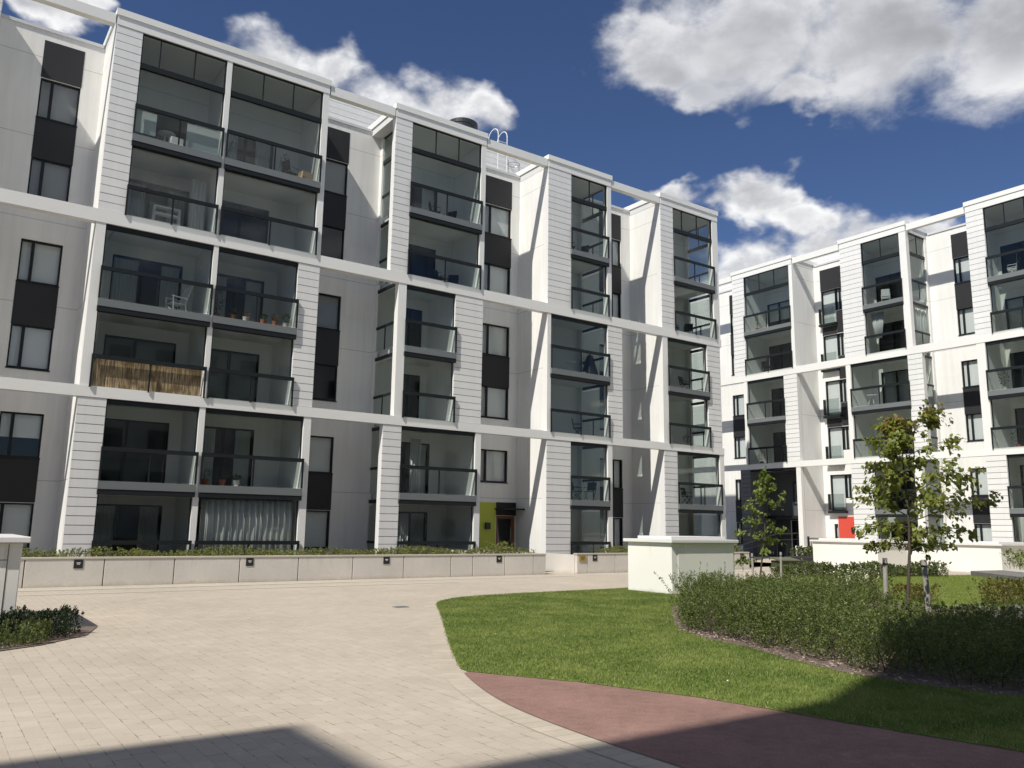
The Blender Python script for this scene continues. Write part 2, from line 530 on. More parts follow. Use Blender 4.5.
# ------------------------------------------------------------------ mesh helpers
def tag(o, label=None, cat=None, group=None, kind=None):
    if label:
        o['label'] = label
    if cat:
        o['category'] = cat
    if group:
        o['group'] = group
    if kind:
        o['kind'] = kind
    return o


def empty(name, loc=(0, 0, 0), rz=0.0, label=None, cat=None, group=None):
    o = bpy.data.objects.new(name, None)
    o.empty_display_size = 0.3
    o.location = loc
    o.rotation_euler = (0, 0, rz)
    col.objects.link(o)
    return tag(o, label, cat, group)


def wloc(o):
    v = Vector((0, 0, 0))
    while o is not None:
        v += o.location
        o = o.parent
    return v


IDENT = lambda p: p


class MB:
    def __init__(self, fmap=None):
        self.v = []
        self.f = []
        self.map = fmap or IDENT

    def add(self, pts, faces):
        o = len(self.v)
        self.v += [self.map(tuple(p)) for p in pts]
        self.f += [tuple(i + o for i in f) for f in faces]
        return self

    def box(self, x0, x1, y0, y1, z0, z1):
        if x0 > x1: x0, x1 = x1, x0
        if y0 > y1: y0, y1 = y1, y0
        if z0 > z1: z0, z1 = z1, z0
        pts = [(x0, y0, z0), (x1, y0, z0), (x1, y1, z0), (x0, y1, z0), (x0, y0, z1), (x1, y0, z1), (x1, y1, z1), (x0, y1, z1)]
        return self.add(pts, [(0, 3, 2, 1), (4, 5, 6, 7), (0, 1, 5, 4), (1, 2, 6, 5), (2, 3, 7, 6), (3, 0, 4, 7)])

    def quad(self, a, b, c, d):
        return self.add([a, b, c, d], [(0, 1, 2, 3)])

    def tube(self, pts, radii, seg=8, cap=True):
        pts = [Vector(p) for p in pts]
        if not isinstance(radii, (list, tuple)):
            radii = [radii] * len(pts)
        o = len(self.v)
        ref = Vector((0.13, 0.31, 1)).normalized()
        for i, p in enumerate(pts):
            if i == 0: d = pts[1] - pts[0]
            elif i == len(pts) - 1: d = pts[-1] - pts[-2]
            else: d = pts[i + 1] - pts[i - 1]
            d.normalize()
            a = d.cross(ref)
            if a.length < 0.05:
                a = d.cross(Vector((1, 0.2, 0)))
            a.normalize()
            bb = d.cross(a)
            for k in range(seg):
                th = 2 * math.pi * k / seg
                q = p + radii[i] * (math.cos(th) * a + math.sin(th) * bb)
                self.v.append(self.map(tuple(q)))
        for i in range(len(pts) - 1):
            for k in range(seg):
                k2 = (k + 1) % seg
                self.f.append((o + i * seg + k, o + i * seg + k2, o + (i + 1) * seg + k2, o + (i + 1) * seg + k))
        if cap:
            self.f.append(tuple(o + k for k in range(seg))[::-1])
            self.f.append(tuple(o + (len(pts) - 1) * seg + k for k in range(seg)))
        return self

    def lathe(self, cx, cy, prof, seg=16):
        o = len(self.v)
        for (r, z) in prof:
            for k in range(seg):
                th = 2 * math.pi * k / seg
                self.v.append(self.map((cx + r * math.cos(th), cy + r * math.sin(th), z)))
        for i in range(len(prof) - 1):
            for k in range(seg):
                k2 = (k + 1) % seg
                self.f.append((o + i * seg + k, o + i * seg + k2, o + (i + 1) * seg + k2, o + (i + 1) * seg + k))
        self.f.append(tuple(o + k for k in range(seg))[::-1])
        self.f.append(tuple(o + (len(prof) - 1) * seg + k for k in range(seg)))
        return self

    def build(self, name, mat, parent=None, smooth=False, bevel=0.0):
        off = wloc(parent) if parent is not None else Vector((0, 0, 0))
        me = bpy.data.meshes.new(name)
        me.from_pydata([(p[0] - off.x, p[1] - off.y, p[2] - off.z) for p in self.v], [], self.f)
        me.materials.append(MATS[mat])
        if smooth:
            me.polygons.foreach_set('use_smooth', [True] * len(me.polygons))
        me.update()
        o = bpy.data.objects.new(name, me)
        col.objects.link(o)
        if parent is not None:
            o.parent = parent
        if bevel:
            bv = o.modifiers.new('bevel', 'BEVEL')
            bv.width = bevel
            bv.segments = 2
            bv.limit_method = 'ANGLE'
        return o


def raw_mesh(name, verts, faces_n, mat, parent=None, n=4):
    """verts (N*n,3) array: N islands of n-gons"""
    off = wloc(parent) if parent is not None else Vector((0, 0, 0))
    verts = np.asarray(verts, dtype=np.float32) - np.array(off, dtype=np.float32)
    me = bpy.data.meshes.new(name)
    nv = len(verts)
    nf = nv // n
    me.vertices.add(nv)
    me.vertices.foreach_set('co', verts.ravel())
    me.loops.add(nv)
    me.loops.foreach_set('vertex_index', np.arange(nv, dtype=np.int32))
    me.polygons.add(nf)
    me.polygons.foreach_set('loop_start', np.arange(0, nv, n, dtype=np.int32))
    me.polygons.foreach_set('loop_total', np.full(nf, n, dtype=np.int32))
    me.materials.append(MATS[mat])
    me.update(calc_edges=True)
    me.validate()
    o = bpy.data.objects.new(name, me)
    col.objects.link(o)
    if parent is not None:
        o.parent = parent
    return o


def copy_tree(o, parent=None):
    c = o.copy()
    col.objects.link(c)
    if parent is not None:
        c.parent = parent
    for ch in list(o.children):
        copy_tree(ch, c)
    return c


def unit(a):
    return a / (np.linalg.norm(a, axis=1, keepdims=True) + 1e-9)


def leaf_polys(C, Dd, Nn, L, Wd, n=4):
    """leaf-shaped polygons: centres C, long directions D, normals N, lengths, widths"""
    Dd = unit(Dd)
    S = unit(np.cross(Nn, Dd))
    L = L[:, None]
    Wd = Wd[:, None]
    if n == 4:
        P = [C - Dd * L / 2, C + S * Wd / 2 - Dd * L * 0.08, C + Dd * L / 2, C - S * Wd / 2 - Dd * L * 0.08]
    else:
        N2 = unit(np.cross(Dd, S))
        P = [C - Dd * L / 2, C - Dd * L * .2 + S * Wd * .45 + N2 * L * .05, C + Dd * L * .15 + S * Wd * .42 + N2 * L * .05, C + Dd * L / 2 - N2 * L * .08,
             C + Dd * L * .15 - S * Wd * .42 + N2 * L * .05, C - Dd * L * .2 - S * Wd * .45 + N2 * L * .05]
    return np.stack(P, 1).reshape(-1, 3)


def in_poly(x, y, poly):
    inside = np.zeros(len(x), bool)
    j = len(poly) - 1
    for i in range(len(poly)):
        xi, yi = poly[i]
        xj, yj = poly[j]
        c = ((yi > y) != (yj > y)) & (x < (xj - xi) * (y - yi) / (yj - yi + 1e-12) + xi)
        inside ^= c
        j = i
    return inside


def sample_poly(poly, n):
    a = np.array(poly)
    lo, hi = a.min(0), a.max(0)
    xs = np.empty(0)
    ys = np.empty(0)
    while len(xs) < n:
        x = rng.uniform(lo[0], hi[0], n * 2)
        y = rng.uniform(lo[1], hi[1], n * 2)
        k = in_poly(x, y, poly)
        xs = np.concatenate([xs, x[k]])
        ys = np.concatenate([ys, y[k]])
    return xs[:n], ys[:n]


# ------------------------------------------------------------------ the ground
def sheet(name, poly, z, mat, kind='structure', sub=None):
    bm = bmesh.new()
    vs = [bm.verts.new((x, y, z)) for x, y in poly]
    bm.faces.new(vs)
    bmesh.ops.triangulate(bm, faces=bm.faces[:])
    bm.normal_update()
    for f in bm.faces:
        if f.normal.z < 0:
            f.normal_flip()
    me = bpy.data.meshes.new(name)
    bm.to_mesh(me)
    bm.free()
    me.materials.append(MATS[mat])
    o = bpy.data.objects.new(name, me)
    col.objects.link(o)
    return tag(o, kind=kind)


sheet('ground', [(-400, -400), (500, -400), (500, 500), (-400, 500)], -0.02, 'terrain_base')
sheet('paving', [(-40, -14), (44, -14), (44, 34), (36, 34), (36, 24.6), (-40, 24.6)], 0.0, 'paver')

EDGE = [(15.2, 16.95), (13.51, 16.86), (12.2, 16.78), (10.98, 16.66), (10.2, 16.42), (9.5, 15.95), (9.0, 15.35), (8.66, 14.7), (7.65, 12.8), (6.4, 10.55), (5.7, 9.25),
        (5.16, 8.2), (4.78, 7.2), (4.56, 6.4), (4.46, 5.54), (4.43, 4.81), (4.43, 4.0), (4.43, 2.0), (4.43, -4.0)]


def smooth_line(pts, it=3):
    p = [Vector((a, b)) for a, b in pts]
    for _ in range(it):
        q = [p[0]]
        for a, b in zip(p[:-1], p[1:]):
            q += [a * 0.75 + b * 0.25, a * 0.25 + b * 0.75]
        q.append(p[-1])
        p = q
    return p


edge = smooth_line(EDGE, 2)


def strip(name, line, w0, w1, z, mat, h=0.0):
    bm = bmesh.new()
    uvl = bm.loops.layers.uv.new('UVMap')
    s = 0
    prev = None
    rows = []
    for i, p in enumerate(line):
        d = (line[min(i + 1, len(line) - 1)] - line[max(i - 1, 0)]).normalized()
        nrm = Vector((d.y, -d.x))
        if prev is not None:
            s += (p - prev).length
        prev = p
        a = p + nrm * w0
        b_ = p + nrm * w1
        rows.append((bm.verts.new((a.x, a.y, z)), bm.verts.new((b_.x, b_.y, z)), s))
    for (a0, b0, s0), (a1, b1, s1) in zip(rows[:-1], rows[1:]):
        f = bm.faces.new((a0, a1, b1, b0))
        for lp, (u, v_) in zip(f.loops, ((s0, 0), (s1, 0), (s1, w1 - w0), (s0, w1 - w0))):
            lp[uvl].uv = (u, v_)
        f.normal_update()
        if f.normal.z < 0:
            f.normal_flip()
    me = bpy.data.meshes.new(name)
    bm.to_mesh(me)
    bm.free()
    me.materials.append(MATS[mat])
    o = bpy.data.objects.new(name, me)
    col.objects.link(o)
    return tag(o, kind='structure')


strip('paving_border', edge, 0.0, 0.255, 0.004, 'paver_border')

e_xy = [(p.x, p.y) for p in edge]
# red path between the pavers and the lawn
PATH_IN = [(5.20, 8.10), (5.45, 7.66), (5.86, 6.97), (6.12, 6.30), (6.34, 5.77), (6.50, 5.06), (6.62, 4.32), (6.76, 3.72), (6.90, 3.08), (7.0, 1.5), (7.0, -4.0)]
ed2 = [p for p in e_xy if p[1] < 8.15]
sheet('red_path', ed2 + PATH_IN[::-1], 0.008, 'red_asphalt')
# front lawn
ed1 = [p for p in e_xy if p[1] >= 8.15]
LAWN = ed1 + PATH_IN[:9] + [(7.0, 1.5), (11, 0.5), (18, 2), (21, 8.6), (33.5, 13.0), (34, 16.6), (26, 18.6), (20.8, 18.0)]
sheet('lawn', LAWN, 0.012, 'lawn_sheet')
# pale kerb course along the planters
sheet('kerb_course', [(-6, 22.15), (36, 22.15), (36, 22.6), (-6, 22.6)], 0.006, 'planter_cap')

sheet('kerb_course', [(-6, 20.9), (13, 20.9), (13, 21.15), (-6, 21.15)], 0.005, 'planter_cap')

# mulch bed under the spiraea
BED = [(10.75, 10.3), (10.2, 9.6), (9.75, 8.7), (9.55, 7.8), (9.1, 6.75), (8.85, 5.85), (8.85, 5.1), (9.05, 4.3), (9.4, 3.3), (11, 2.0), (17, 3.5), (18.4, 9.2), (18.2, 12.0), (16.0, 13.4), (13.0, 12.5)]
sheet('mulch_bed', BED, 0.02, 'soil')
n = 16000
xs, ys = sample_poly(BED, n)
k = rng.random(n) < np.clip(1.5 - (xs - 8.6) / 3.0, .08, 1)
xs, ys = xs[k], ys[k]
n = len(xs)
xs = xs + rng.normal(0, .07, n)
ys = ys + rng.normal(0, .07, n)
C = np.stack([xs, ys, np.full(n, 0.028) + rng.uniform(0, 0.015, n)], 1)
ang = rng.uniform(0, 6.28, n)
Dv = np.stack([np.cos(ang), np.sin(ang), rng.normal(0, .25, n)], 1)
Nv = np.stack([rng.normal(0, .4, n), rng.normal(0, .4, n), np.ones(n)], 1)
tag(raw_mesh('bark_chips', leaf_polys(C, Dv, Nv, rng.uniform(.03, .075, n), rng.uniform(.015, .032, n)), None, 'mulch_chip'), kind='stuff')
tag(bpy.data.objects['bark_chips'], 'reddish brown bark chips under the front of the long hedge', 'bark mulch')

# soil by the left box
BEDL = [(-3.0, 12.0), (0.6, 12.0), (1.5, 12.6), (2.15, 13.4), (2.45, 14.4), (1.6, 14.6), (-3, 14.6)]
sheet('soil_bed', BEDL, 0.01, 'soil')

# grass blades
def grass(name, poly, n, h, mat, label, avoid=None, z=0.012):
    xs, ys = sample_poly(poly, n)
    if avoid is not None:
        k = ~in_poly(xs, ys, avoid)
        xs, ys = xs[k], ys[k]
    n = len(xs)
    xs = xs + rng.normal(0, .018, n)
    ys = ys + rng.normal(0, .018, n)
    a = rng.uniform(0, 6.283, n)
    hh = h * rng.uniform(0.5, 1.2, n)
    w = rng.uniform(0.003, 0.006, n)
    lean = rng.normal(0, 0.5, (n, 2)) * hh[:, None]
    b0 = np.stack([xs - w * np.cos(a), ys - w * np.sin(a), np.full(n, z)], 1)
    b1 = np.stack([xs + w * np.cos(a), ys + w * np.sin(a), np.full(n, z)], 1)
    tp = np.stack([xs + lean[:, 0], ys + lean[:, 1], z + hh], 1)
    V = np.stack([b0, b1, tp], 1).reshape(-1, 3)
    o = raw_mesh(name, V, None, mat, None, 3)
    return tag(o, label, 'grass', kind='stuff')


near_lawn = ed1 + PATH_IN[:9] + [(9.2, 2.2), (10.0, 4.0), (11.6, 8.5), (14.4, 12.9), (16, 13.4), (16, 17)]
grass('grass', near_lawn, 300000, 0.032, 'grass_blade', 'short mown green grass of the front lawn beside the red path', BED)
nf_ = 90
xs, ys = sample_poly(near_lawn, nf_)
k = ~in_poly(xs, ys, BED)
xs, ys = xs[k], ys[k]
nf_ = len(xs)
Cc = np.stack([xs, ys, np.full(nf_, .05)], 1)
tag(raw_mesh('lawn_flowers', leaf_polys(Cc, rng.normal(0, 1, (nf_, 3)) * [1, 1, .2], np.tile([0.1, 0.1, 1.0], (nf_, 1)), np.full(nf_, .022), np.full(nf_, .022)), None, 'letter_white'),
    'tiny white clover flowers scattered in the front lawn', 'clover', kind='stuff')
far_lawn = [(18.4, 9.2), (21, 8.6), (33.5, 13.0), (34, 16.6), (26, 18.6), (20.8, 18.0), (16, 17), (16, 13.4), (18.2, 12.0)]
grass('grass', far_lawn, 70000, 0.05, 'grass_blade_yellowish', 'sunny yellowish green grass of the far lawn behind the hedge')


# ------------------------------------------------------------------ apartment buildings
FL = [-0.1, 2.9, 5.9, 8.9, 11.9, 14.9]       # floor levels
CELL = [(0.0, 5.58), (5.95, 11.50), (11.95, 18.75)]
DEPTH = 2.35


class Facade:
    def __init__(self, root, fmap):
        self.root = root
        self.map = fmap

    def mb(self):
        return MB(self.map)

    def part(self, m_, name, mat, parent=None, **k):
        return m_.build(name, mat, parent or self.root, **k)

    def wall(self, name, s0, s1, z0, z1, holes, d=DEPTH, mat='wall_render', reveal=0.16):
        ss = sorted({s0, s1, *[h[0] for h in holes], *[h[1] for h in holes]})
        zs = sorted({z0, z1, *[h[2] for h in holes], *[h[3] for h in holes]})
        ss = [s for s in ss if s0 <= s <= s1]
        zs = [z for z in zs if z0 <= z <= z1]
        w = self.mb()
        for a, b_ in zip(ss[:-1], ss[1:]):
            for c_, e in zip(zs[:-1], zs[1:]):
                ms, mz = (a + b_) / 2, (c_ + e) / 2
                if any(h[0] < ms < h[1] and h[2] < mz < h[3] for h in holes):
                    continue
                w.quad((a, d, c_), (b_, d, c_), (b_, d, e), (a, d, e))
        for (a, b_, c_, e) in holes:
            w.quad((a, d, c_), (a, d + reveal, c_), (a, d + reveal, e), (a, d, e))
            w.quad((b_, d, c_), (b_, d, e), (b_, d + reveal, e), (b_, d + reveal, c_))
            w.quad((a, d, e), (a, d + reveal, e), (b_, d + reveal, e), (b_, d, e))
            w.quad((a, d, c_), (b_, d, c_), (b_, d + reveal, c_), (a, d + reveal, c_))
        return self.part(w, name, mat)

    def window(self, s0, s1, z0, z1, kind='light', mull=0.3, d=DEPTH, door=False, name='window'):
        fr = self.mb()
        a, b_ = d + 0.05, d + 0.12
        t_ = 0.055
        fr.box(s0, s0 + t_, a, b_, z0, z1).box(s1 - t_, s1, a, b_, z0, z1)
        fr.box(s0 + t_, s1 - t_, a, b_, z1 - t_, z1).box(s0 + t_, s1 - t_, a, b_, z0, z0 + t_)
        if mull:
            for mf in (mull if isinstance(mull, (list, tuple)) else [mull]):
                sm = s0 + (s1 - s0) * mf
                fr.box(sm - 0.05, sm + 0.05, a - 0.004, b_ - 0.004, z0 + t_, z1 - t_)
        if not door:
            fr.box(s0 - 0.02, s1 + 0.02, d - 0.035, a - 0.002, z0 - 0.045, z0 - 0.004)   # sill
        w = self.part(fr, name, 'dark_metal')
        g = self.mb().box(s0 + t_, s1 - t_, d + 0.085, d + 0.095, z0 + t_, z1 - t_)
        self.part(g, 'pane', 'window_glass', w)
        if kind in ('light', 'dim', 'half'):
            bl = self.mb()
            top = z1 - t_
            bot = z0 + t_ if kind != 'half' else z0 + (z1 - z0) * 0.45
            bl.box(s0 + t_, s1 - t_, d + 0.19, d + 0.20, bot, top)
            self.part(bl, 'blind', 'blind_dim' if kind == 'dim' else 'blind', w)
        elif kind == 'curtain':
            cu = self.mb()
            nseg = 40
            wid = (s1 - s0 - 2 * t_)
            for (f0, f1) in ((0.0, 0.38), (0.72, 1.0)):
                pr = None
                for i in range(nseg + 1):
                    f_ = f0 + (f1 - f0) * i / nseg
                    s = s0 + t_ + wid * f_
                    dd = d + 0.22 + 0.03 * math.sin(i * 1.3)
                    if pr:
                        cu.quad((pr[0], pr[1], z0 + t_), (s, dd, z0 + t_), (s, dd, z1 - t_), (pr[0], pr[1], z1 - t_))
                    pr = (s, dd)
            self.part(cu, 'curtain', 'curtain', w)
        return w

    def boards(self, s0, s1, z0, z1, mat='clad_board', name='cladding'):
        bd = self.mb()
        hb = 0.2925
        z = z0
        nb = max(1, round((z1 - z0) / hb))
        hb = (z1 - z0) / nb
        for i in range(nb):
            bd.box(s0, s1, 0.0 + 0.0025 * (i % 2), 0.04, z0 + i * hb + 0.012, z0 + (i + 1) * hb - 0.012)
        o = self.part(bd, name, mat)
        bk = self.mb().box(s0 + 0.012, s1 - 0.012, 0.022, 0.30, z0, z1)
        self.part(bk, 'cladding_backing', 'clad_gap' if mat == 'clad_board' else 'panel_black', o)
        ed = self.mb()
        ed.box(s0 + 0.001, s0 + 0.011, 0.041, 0.316, z0, z1).box(s1 - 0.011, s1 - 0.001, 0.041, 0.316, z0, z1)
        self.part(ed, 'cladding_return', mat, o)
        return o

    def balcony(self, s0, s1, f, ztop, upper, top, left_glass=None, right_glass=None, skip_rail=False, infill='glass', mulls=(), side_mull=True):
        """one storey of balcony: slab with fascia, rail, glazing"""
        b_ = self.mb()
        if upper:
            b_.box(s0 - .03, s1 + .05, -0.10, 0.0, f - 0.27, f - 0.015)
            b_.box(s0 + .002, s1 - .002, 0.0, 0.14, f - 0.27, f - 0.015)
        bal = self.part(b_, 'balcony', 'fascia') if upper else None
        sl = self.mb()
        e0 = s0 - 0.10
        e1 = s1 + 0.10
        sl.box(e0, e1, 0.145 if upper else 0.30, DEPTH - 0.004, f - 0.25, f)
        if bal is None:
            bal = self.part(sl, 'balcony', 'balcony_plaster')
        else:
            self.part(sl, 'slab', 'balcony_plaster', bal)
            dk = self.mb().box(s0 - .028, s1 + .048, -0.085, -0.001, f - 0.44, f - 0.272).box(s0 + .002, s1 - .002, -0.001, 0.16, f - 0.44, f - 0.272)
            self.part(dk, 'drip_edge', 'dark_metal', bal)
        # railing
        r_ = self.mb()
        zr = f + 1.06
        r_.box(s0 - .03, s1 + .06, -0.10, -0.03, zr - 0.095, zr + 0.04)
        r_.box(s0 - .03, s0 + 0.025, -0.09, -0.04, f + .0, zr - 0.085).box(s1 + 0.005, s1 + .06, -0.09, -0.04, f + .0, zr - 0.085)
        r_.box(s0 + .002, s0 + .05, 0.10, 0.14, zr + .03, ztop - .01).box(s1 - .05, s1 - .002, 0.10, 0.14, zr + .03, ztop - .01)
        nm = max(1, int((s1 - s0) / 1.25))
        for i in range(1, nm):
            sm = s0 + (s1 - s0) * i / nm
            r_.box(sm - 0.026, sm + 0.026, -0.085, -0.045, f, zr - 0.096)
        ztrans = None
        if top:
            r_.box(s0 + .003, s1 - .003, 0.02, 0.14, 17.42, 17.62)
            for mf in mulls:
                sm = s0 + (s1 - s0) * mf
                r_.box(sm - 0.02, sm + 0.02, 0.05, 0.10, 17.622, ztop - 0.05)
            r_.box(s0 + .003, s1 - .003, 0.04, 0.11, ztop - 0.05, ztop - 0.002)
            r_.box(s0 + .003, s0 + 0.04, 0.04, 0.11, 17.622, ztop - 0.052)
            r_.box(s1 - 0.04, s1 - .003, 0.04, 0.11, 17.622, ztop - 0.052)
        elif not upper:
            pass
        if not upper:
            pass
        for (flag, ss, sg) in ((left_glass, s0, -1), (right_glass, s1, 1)):
            if flag is None:
                continue
            sp = flag
            r_.box(sp - 0.03, sp + 0.03, 0.32, DEPTH - 0.05, zr - 0.085, zr + 0.02)
            r_.box(sp - 0.03, sp + 0.03, 0.32, DEPTH - 0.05, f - 0.40, f - 0.26)
            r_.box(sp - 0.02, sp + 0.02, DEPTH - 0.10, DEPTH - 0.05, f, zr - 0.087)
            r_.box(sp - 0.02, sp + 0.02, 1.28, 1.32, f, zr - 0.087)
            if top:
                r_.box(sp - 0.04, sp + 0.04, 0.32, DEPTH - 0.05, 17.44, 17.62)
                r_.box(sp - 0.02, sp + 0.02, 1.28, 1.32, 17.622, ztop - 0.06)
                r_.box(sp - 0.02, sp + 0.02, DEPTH - 0.10, DEPTH - 0.05, zr + .022, ztop - 0.06)
                r_.box(sp - 0.03, sp + 0.03, 0.32, DEPTH - 0.05, ztop - 0.058, ztop - 0.002)
            sg_ = self.mb().box(sp - 0.005, sp + 0.005, 0.32, DEPTH - 0.06, f + 0.02, ztop - 0.06)
            self.part(sg_, 'side_glazing', 'balcony_glass', bal)
        if not skip_rail:
            self.part(r_, 'railing', 'dark_metal', bal)
        if infill == 'glass':
            g_ = self.mb().box(s0 + 0.0, s1 + 0.02, -0.07, -0.062, f + 0.02, zr - 0.09)
            self.part(g_, 'railing_glass', 'rail_glass', bal)
        g2_ = self.mb()
        g2_.box(s0 + 0.01, s1 - 0.01, 0.105, 0.113, zr + 0.03, (17.43 if top else ztop - 0.02))
        if top:
            g2_.box(s0 + 0.04, s1 - 0.04, 0.07, 0.078, 17.63, ztop - 0.06)
        self.part(g2_, 'glazing', 'balcony_glass', bal)
        return bal

    def cell(self, lvl, items, left=None, right=None, dark=False):
        z0, z1 = CELL[lvl]
        f0, f1 = FL[lvl * 2], FL[lvl * 2 + 1]
        ops = [i for i, it in enumerate(items) if it[0] == 'open']
        for i, it in enumerate(items):
            k, a, b_ = it[:3]
            opt = it[3] if len(it) > 3 else {}
            if k == 'clad':
                self.boards(a, b_, z0, z1, 'grey_clad' if opt.get('dark') else 'clad_board')
            elif k == 'post':
                self.part(self.mb().box(a, b_, 0.0, 0.316, z0, z1), 'post', 'beam_white')
            elif k == 'open':
                lg = left if i == ops[0] else None
                rg = right if i == ops[-1] else None
                mu = opt.get('mulls', (0.34, 0.67))
                self.balcony(a, b_, f0, f1 - 0.44, False, False, lg, rg, infill=opt.get('low', 'glass'))
                self.balcony(a, b_, f1, z1, True, lvl == 2, lg, rg, mulls=mu)
                if lvl < 2:
                    dk = self.mb().box(a + .002, b_ - .002, 0.06, 0.2, z1 - 0.16, z1 - 0.002)
                    self.part(dk, 'lintel_strip', 'dark_metal')

    def bay(self, s0, s1, cells, left_glass=False, right_glass=False, party=(), wl=9.0):
        ZL = {0: (0.0, 5.75), 1: (5.752, 11.75), 2: (11.752, 18.748)}
        for lvl, its in cells.items():
            ops = [it for it in its if it[0] == 'open']
            za, zb_ = ZL[lvl]
            w = self.mb()
            if not left_glass:
                w.box(its[0][1], max(its[0][1] + 0.16, min(s0 + wl, ops[0][1])), 0.3162, DEPTH - 0.002, za, zb_)
            else:
                w.box(s0 + .02, s0 + 0.18, DEPTH - 0.25, DEPTH - 0.002, za, zb_)
            self.part(w, 'side_wall', 'wall_render')
            w = self.mb()
            if not right_glass:
                w.box(min(s1 - 0.16, ops[-1][2]), s1, 0.3162, DEPTH - 0.002, za, zb_)
            else:
                w.box(s1 - 0.18, s1 - .02, DEPTH - 0.25, DEPTH - 0.002, za, zb_)
            self.part(w, 'side_wall', 'wall_render')
        if 0 not in cells:
            self.part(self.mb().box(s0, s0 + .3, 0.3162, DEPTH - 0.002, 0, 5.75), 'side_wall', 'grey_clad')
            self.part(self.mb().box(s1 - 0.2, s1, 0.3162, DEPTH - 0.002, 0, 5.75), 'side_wall', 'wall_render')
        for p in party:
            self.part(self.mb().box(p - 0.09, p + 0.09, 0.317, DEPTH - 0.002, 0, 18.74), 'party_wall', 'balcony_plaster')
        for lvl, its in cells.items():
            self.cell(lvl, its, (s0 + .1) if left_glass else None, (s1 - .1) if right_glass else None)
        a, b_ = s0, s1
        if 2 in cells:
            a = min(s0, cells[2][0][1])
        r_ = self.mb()
        r_.box(a - 0.003, b_ + 0.003, -0.02, 0.31, 18.752, 19.10)
        self.part(r_, 'cornice', 'beam_white')
        r_ = self.mb()
        r_.box(a + .003, b_ - .003, 0.312, DEPTH + 0.4, 18.77, 19.08)
        self.part(r_, 'bay_roof', 'balcony_plaster')
        c_ = self.mb()
        c_.box(a - 0.05, b_ + 0.05, -0.06, 0.26, 19.102, 19.345)
        c_.box(a - 0.05, a + 0.22, 0.262, DEPTH + 0.45, 19.085, 19.345)
        c_.box(b_ - 0.22, b_ + 0.05, 0.262, DEPTH + 0.45, 19.085, 19.345)
        self.part(c_, 'coping', 'beam_white')

    def strip_windows(self, s0, s1, kinds, mull, panels=((0.0 + 17.17, 18.6), (14.14, 15.63), (8.14, 9.63), (2.18, 3.68)), skip=()):
        """window holes and charcoal panels of one window column; kinds listed for storeys 1..6"""
        holes = []
        for k in range(6):
            if k in skip:
                continue
            z0, z1 = FL[k] + 0.76, FL[k] + 2.26
            holes.append((s0, s1, z0, z1))
            self.window(s0, s1, z0, z1, kinds[k], mull)
        for (a, b_) in panels:
            pn = self.mb().box(s0 - 0.01, s1 + 0.01, DEPTH - 0.012, DEPTH + 0.02, a, b_)
            self.part(pn, 'charcoal_panel', 'panel_black')
        return holes


# ------------------------------------------------------------------ building A (left)
rootA = empty('apartment_building', (15, 29.6, 0), 0,
              'long white six storey apartment building on the left with a lime panel by its door', 'building')
A = Facade(rootA, lambda p: (p[0], 29.6 + p[1], p[2]))
holesA = []
holesA += A.strip_windows(1.86, 3.14, ['light', 'half', 'light', 'light', 'dim', 'dim'], 0.3)
holesA += A.strip_windows(12.40, 13.66, ['light', 'light', 'no', 'dim', 'no', 'dim'], 0.12)
holesA += A.strip_windows(20.62, 22.42, ['no', 'light', 'light', 'light', 'light', 'light'], 0.32,
                          panels=((17.17, 18.6), (14.14, 15.63), (8.14, 9.63)), skip=(0,))
holesA += A.strip_windows(28.2, 29.76, ['light', 'light', 'light', 'light', 'light', 'light'], 0.62)


def doors(F, s0, s1, kinds, mull=0.45, levels=range(6), h=2.3):
    hs = []
    for k in levels:
        z0, z1 = FL[k] + 0.04, FL[k] + h
        hs.append((s0, s1, z0, z1))
        F.window(s0, s1, z0, z1, kinds[k % len(kinds)], mull, door=True, name='balcony_door')
    return hs


holesA += doors(A, 4.75, 7.2, ['curtain', 'no', 'dim', 'curtain', 'curtain', 'no'], 0.42)
holesA += doors(A, 8.05, 10.35, ['no', 'curtain', 'dim', 'curtain', 'no', 'curtain'], 0.5)
holesA += doors(A, 15.7, 18.2, ['curtain', 'curtain', 'no', 'no', 'no', 'curtain'], 0.5, levels=(0, 1, 4, 5))
holesA += doors(A, 16.4, 17.6, ['no'], 0.5, levels=(2, 3))
holesA += doors(A, 24.45, 25.7, ['no'], 0.5, levels=(0, 1, 4, 5))
holesA += doors(A, 23.3, 24.8, ['no', 'dim'], 0.5, levels=(2, 3))
holesA += doors(A, 31.5, 33.0, ['no', 'dim'], 0.5, levels=(0, 1, 4, 5))
holesA += doors(A, 30.95, 32.2, ['no'], 0.5, levels=(2, 3))
holesA.append((21.82, 22.90, 0.05, 2.12))
A.wall('main_wall', -7.5, 34.90, 0.0, 18.95, holesA)
for (a, b_) in ((0.42, 3.74), (11.76, 14.67), (19.36, 22.86), (27.0, 30.39)):
    A.part(A.mb().box(a, b_, DEPTH - 0.05, DEPTH + 0.3, 18.952, 19.07), 'parapet_coping', 'roof_metal')
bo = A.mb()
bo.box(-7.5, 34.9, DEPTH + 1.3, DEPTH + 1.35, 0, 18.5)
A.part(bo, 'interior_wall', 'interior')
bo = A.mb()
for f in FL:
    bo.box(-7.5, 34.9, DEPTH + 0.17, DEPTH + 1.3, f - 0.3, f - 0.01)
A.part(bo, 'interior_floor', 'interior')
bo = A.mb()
bo.box(34.66, 34.95, DEPTH + 0.002, 14, 0, 18.95).box(-7.5, 34.6, 13.8, 14, 0, 18.95).box(-7.5, -7.2, DEPTH + .01, 13.7, 0, 18.95)
A.part(bo, 'end_wall', 'wall_render')
